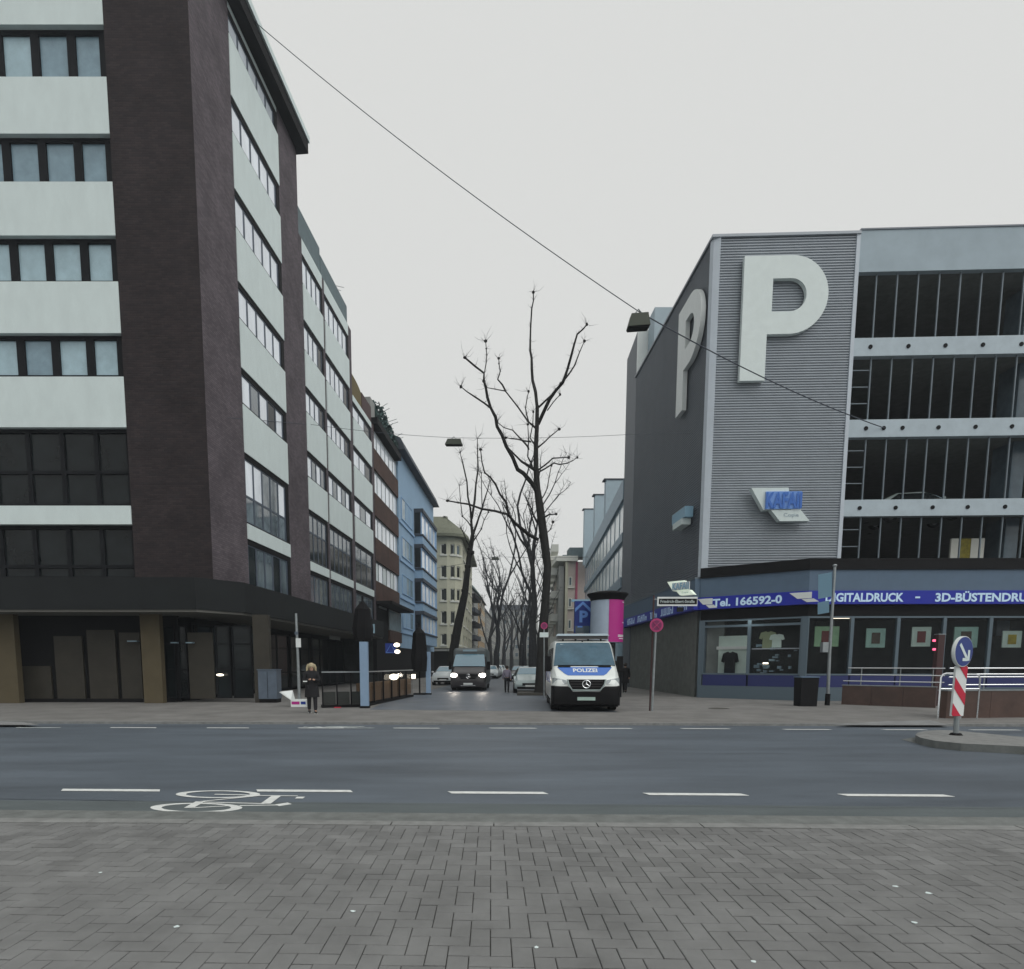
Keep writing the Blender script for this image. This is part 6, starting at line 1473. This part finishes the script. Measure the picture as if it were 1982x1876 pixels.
# chrome bike rack loops
for i, (x0, x1, yt, yb, lab) in enumerate(((1822, 1862, 1304, 1334, 'left chrome bicycle stand hoop behind the striped beacon'), (1866, 1898, 1306, 1334, 'right chrome bicycle stand hoop behind the striped beacon'))):
    g0 = ground((x0 + x1) / 2, 1393, ZS); Yd = g0.y; A = at(x0, yt, Yd); B = at(x1, yt, Yd); zb = at(x0, yb, Yd).z
    t = thing('bicycle_stand', lab, 'bicycle stand', g0, group='chrome bicycle stands')
    b = MB(); b.tube([(A.x, Yd, ZS), (A.x, Yd, A.z - .12), (A.x + .05, Yd, A.z - .03), (A.x + .14, Yd, A.z), (B.x - .14, Yd, A.z), (B.x - .05, Yd, A.z - .03), (B.x, Yd, A.z - .12), (B.x, Yd, ZS)], .024, 8); b.build('hoop', 'chrome', t, smooth=True)
    b = MB(); b.tube([(A.x, Yd, zb), (B.x, Yd, zb)], .02, 8); b.build('cross_bar', 'chrome', t)
# traffic island with keep-right sign
ZI = .14
outl = [(1772, 1424), (1776, 1419), (1790, 1416), (1815, 1414), (1850, 1415), (1890, 1419), (1982, 1428), (2120, 1442), (2120, 1458), (1982, 1446), (1920, 1443), (1860, 1440), (1810, 1435), (1782, 1429)]
pts = [ground(x, y, ZI)[:2] for x, y in outl]
b = MB(); b.prism(pts, 0, ZI); isl = tag(b.build('traffic_island', 'gutter'), kind='structure')
cxy = (sum(p[0] for p in pts[:9]) / 9, sum(p[1] for p in pts[:9]) / 9)
b = MB(); b.prism([(p[0], p[1]) for p in pts], ZI + .001, ZI + .006); b.build('island_top', 'kerb', isl)
go = [ground(x, y, .004)[:2] for x, y in ((1744, 1432), (1790, 1425), (1830, 1424), (2120, 1450), (2120, 1478), (1982, 1461), (1900, 1455), (1830, 1449), (1780, 1441))]
b = MB(); b.prism(go, .003, .006); tag(b.build('island_gutter', 'gutter'), kind='structure')
g0 = ground(1850, 1424, ZI); Yd = g0.y
ks_ = thing('keep_right_beacon', 'round blue arrow sign above a red and white striped beacon on the island', 'traffic sign', g0)
b = MB(); b.tube([g0, at(1852, 1385, Yd)], .05, 10); b.build('pole', 'steel', ks_)
b = MB(); b.tube([g0, g0 + Vector((0, 0, .05))], [.13, .09], 12); b.build('foot', 'black', ks_)
# beacon: three-sided prism, striped plates
bt, bbm = at(1857, 1290, Yd), at(1848, 1386, Yd); hwb = 13 * Yd / FP
tx, bx_ = bt.x, bbm.x
def bp(f, side): # f 0 bottom .. 1 top, side -1..1
    return Vector((bx_ + (tx - bx_) * f + side * hwb * (1.0 - .05 * f), Yd - .07 + .02 * side, bbm.z + (bt.z - bbm.z) * f))
b = MB(); b.loft([[bp(f, -1), bp(f, 1), bp(f, 1) + Vector((-.02, .08, 0)), bp(f, -1) + Vector((.02, .08, 0))] for f in (0, 1)]); bc = b.build('beacon_body', 'white', ks_)
ht_ = bt.z - bbm.z
per = .52; slope_ = .62
def stripe(f0, f1):
    # diagonal stripe going down to the right, clipped to the plate
    poly = []
    N = 10
    lo = []; hi = []
    for k in range(N + 1):
        s_ = -1 + 2 * k / N; d = (s_ + 1) / 2 * .34
        a_ = max(0, min(1, f0 - d)); c_ = max(0, min(1, f1 - d))
        lo.append(bp(a_, s_) + Vector((0, -.008, 0))); hi.append(bp(c_, s_) + Vector((0, -.008, 0)))
    b = MB()
    for k in range(N):
        if (hi[k] - lo[k]).length > .005 or (hi[k + 1] - lo[k + 1]).length > .005:
            b.hexa([lo[k], lo[k + 1], lo[k + 1] + Vector((0, .006, 0)), lo[k] + Vector((0, .006, 0)), hi[k], hi[k + 1], hi[k + 1] + Vector((0, .006, 0)), hi[k] + Vector((0, .006, 0))])
    if b.f: b.build('red_stripe', 'red', bc)
for f0 in (.03, .555, 1.08): stripe(f0, f0 + .23)
# the disc, turned a little to the right
dc = at(1857, 1262, Yd); rd = 29 * Yd / FP; rot = Matrix.Rotation(R(24), 3, 'Z'); nrm = rot @ Vector((0, -1, 0)); rgt = rot @ Vector((1, 0, 0))
pdc = dc + Vector((0, -.12, 0))
def disc(nm, m, r, n0, n1, sc_=1.0):
    b = MB(); N = 32; ring = [pdc + rgt * math.cos(2 * math.pi * k / N) * r + Vector((0, 0, 1)) * math.sin(2 * math.pi * k / N) * r for k in range(N)]
    b.loft([[p + nrm * n0 for p in ring], [p + nrm * n1 for p in ring]]); return b.build(nm, m, ks_)
disc('sign_rim', 'white', rd, -.06, 0); disc('sign_face', 'arrowblue', rd * .95, .001, .008)
def dp(x, z_): return pdc + rgt * (x * rd) + Vector((0, 0, z_ * rd)) + nrm * .010
b = MB()
def darrow(p, q, w_):
    P_, Q_ = Vector(p), Vector(q); d = (Q_ - P_).normalized(); n2 = Vector((-d.y, d.x)) * w_ / 2
    b.extrude([dp(*(P_ - n2)), dp(*(Q_ - n2)), dp(*(Q_ + n2)), dp(*(P_ + n2))], nrm * .004)
darrow((-.52, .48), (.34, -.46), .22)
b.build('arrow_shaft', 'panel', ks_)
b = MB(); darrow((.50, .10), (.50, -.60), .22); b.build('arrow_barb', 'panel', ks_)
b = MB(); darrow((-.15, -.52), (.39, -.52), .20); b.build('arrow_barb', 'panel', ks_)
disc('sign_back', 'steel', rd * .98, -.075, -.061)
# ================================================================== HANGING LAMPS AND WIRES
def sagwire(b, p, q, sag, r, n=14):
    pts = [p.lerp(q, k / n) + Vector((0, 0, -sag * 4 * (k / n) * (1 - k / n))) for k in range(n + 1)]; b.tube(pts, r, 5)
YL = 22 * K
lA = at(1240, 606, YL)
wA = FS.pt(FS.s(487, 25, .3), .0, FS.z(487, 25, .3)); wB = FT.pt(FT.s(1710, 830), .05, FT.z(1710, 830))
# three-point wire: wall - lamp - garage
lampw = thing('suspension_wire', 'long sagging steel wire from the corner block past the hanging lamp to the garage', 'wire', wA)
b = MB(); sagwire(b, wA, lA, .35, .016); b.build('wire', 'wire', lampw)
b = MB(); sagwire(b, lA, wB, .25, .022); b.build('wire', 'wire', lampw)
def hang_lamp(x0, x1, yt, yb, Y, label, tilt=0):
    a = at((x0 + x1) / 2, yt, Y); wd = (x1 - x0) * Y / FP; ht = (yb - yt) * Y / FP
    t = thing('hanging_lamp', label, 'street lamp', a, group='street lamps hung on wires over the street')
    b = MB(); w2 = wd / 2 * .95; d = .24; ht *= .85
    A = lambda x, y, z_: (a.x + x * math.cos(tilt) , a.y + y, a.z + z_ + x * math.sin(tilt))
    b.hexa([A(-w2, -d, -ht), A(w2 * .92, -d, -ht), A(w2, d, -ht + .05), A(-w2 * .92, d, -ht + .05), A(-w2 * .7, -d * .8, -ht * .25), A(w2 * .75, -d * .8, -ht * .25), A(w2 * .8, d * .8, -ht * .2), A(-w2 * .65, d * .8, -ht * .2)]); b.build('lamp_housing', 'lamphouse', t)
    b = MB(); b.hexa([A(-w2 * .9, -d * .9, -ht - .05), A(w2 * .85, -d * .9, -ht - .05), A(w2 * .9, d * .9, -ht), A(-w2 * .85, d * .9, -ht), A(-w2 * .9, -d * .9, -ht + .03), A(w2 * .85, -d * .9, -ht + .03), A(w2 * .9, d * .9, -ht + .07), A(-w2 * .85, d * .9, -ht + .07)]); b.build('lens', 'black', t)
    b = MB(); b.tube([A(-w2 * .3, 0, -.08), A(0, 0, .06), A(w2 * .3, 0, -.08)], .025, 5); b.build('hanger', 'steel', t)
    return a, t
hang_lamp(1214, 1258, 603, 638, YL, 'nearest hanging street lamp on the long sagging wire beside the garage', R(4))
Y2L = 38 * K; a2, t2_ = hang_lamp(861, 896, 848, 864, Y2L, 'second hanging street lamp left of the big tree crown')
w2 = thing('suspension_wire', 'thin second wire across the side street carrying the middle hanging lamp', 'wire', a2)
b = MB(); pa = FS.pt(FS.s(440, 809), 0, FS.z(440, 809)); pb = FG.pt(FG.s(1345, 838), 0, FG.z(1345, 838))
sagwire(b, at(600, 822, FS.pt(FS.s(600, 822), 0, 0).y), a2, .1, .012); sagwire(b, a2, at(1212, 842, 41), .1, .012); sagwire(b, at(1212, 842, 41), pb, .0, .012); sagwire(b, pa, at(600, 822, FS.pt(FS.s(600, 822), .02, 0).y), 0, .012); b.build('wire', 'wire', w2)
a3, t3 = hang_lamp(950, 967, 1078, 1085, 72, 'small farthest hanging street lamp above the far trees')
b = MB(); sagwire(b, FS.pt(FS.s(845, 1070), 0, a3.z + .3), a3, .1, .02); sagwire(b, a3, Vector((QM.x - .5, 74, a3.z + .3)), .1, .02); tag(b.build('suspension_wire', 'wire'), 'faint third wire holding the farthest hanging lamp', 'wire')
# pale specks of trodden gum on the pavers
for x, y, lab in ((683, 1765, 'pale gum spot on the pavers left of the middle'), (342, 1795, 'pale gum spot low in the left third of the pavers'), (1038, 1835, 'pale gum spot nearest the middle of the bottom edge'), (1797, 1730, 'pale gum spot at the right, below the island'), (1733, 1717, 'tiny pale gum spot, uppermost of the right-hand ones'), (1770, 1787, 'pale gum spot low at the right of the pavers'), (1458, 1863, 'pale gum spot at the bottom edge right of the middle'), (195, 1690, 'tiny pale gum spot at the far left below the bicycle symbol')):
    q = ground(x, y, .1); b = MB(); k = random.uniform(.012, .022); N = 9
    b.prism([(q.x + math.cos(6.283 * i / N) * k * random.uniform(.7, 1.3), q.y + math.sin(6.283 * i / N) * k * random.uniform(.6, 1.2)) for i in range(N)], .1025, .1045)
    tag(b.build('gum_spot', 'panel'), lab, 'gum', 'trodden gum spots on the near pavers')

# ================================================================== thin air over the whole place
hm_ = bpy.data.materials.new('haze'); hm_.use_nodes = True; ht = hm_.node_tree; ht.nodes.clear()
ho = ht.nodes.new('ShaderNodeOutputMaterial'); pv_ = ht.nodes.new('ShaderNodeVolumePrincipled')
pv_.inputs['Color'].default_value = (.86, .93, 1, 1); pv_.inputs['Density'].default_value = .0008; pv_.inputs['Anisotropy'].default_value = .2
ht.links.new(pv_.outputs[0], ho.inputs['Volume'])
b = MB(); b.box(-915, 915, -315, 1515, -1.1, 31.5); hz_ = b.build('haze', hm_); tag(hz_, kind='stuff'); hz_['label'] = 'thin pale air over the whole street'
print('top', max((o.matrix_world @ Vector(c)).z for o in S.objects if o.type == 'MESH' and o.name != 'haze' for c in o.bound_box))
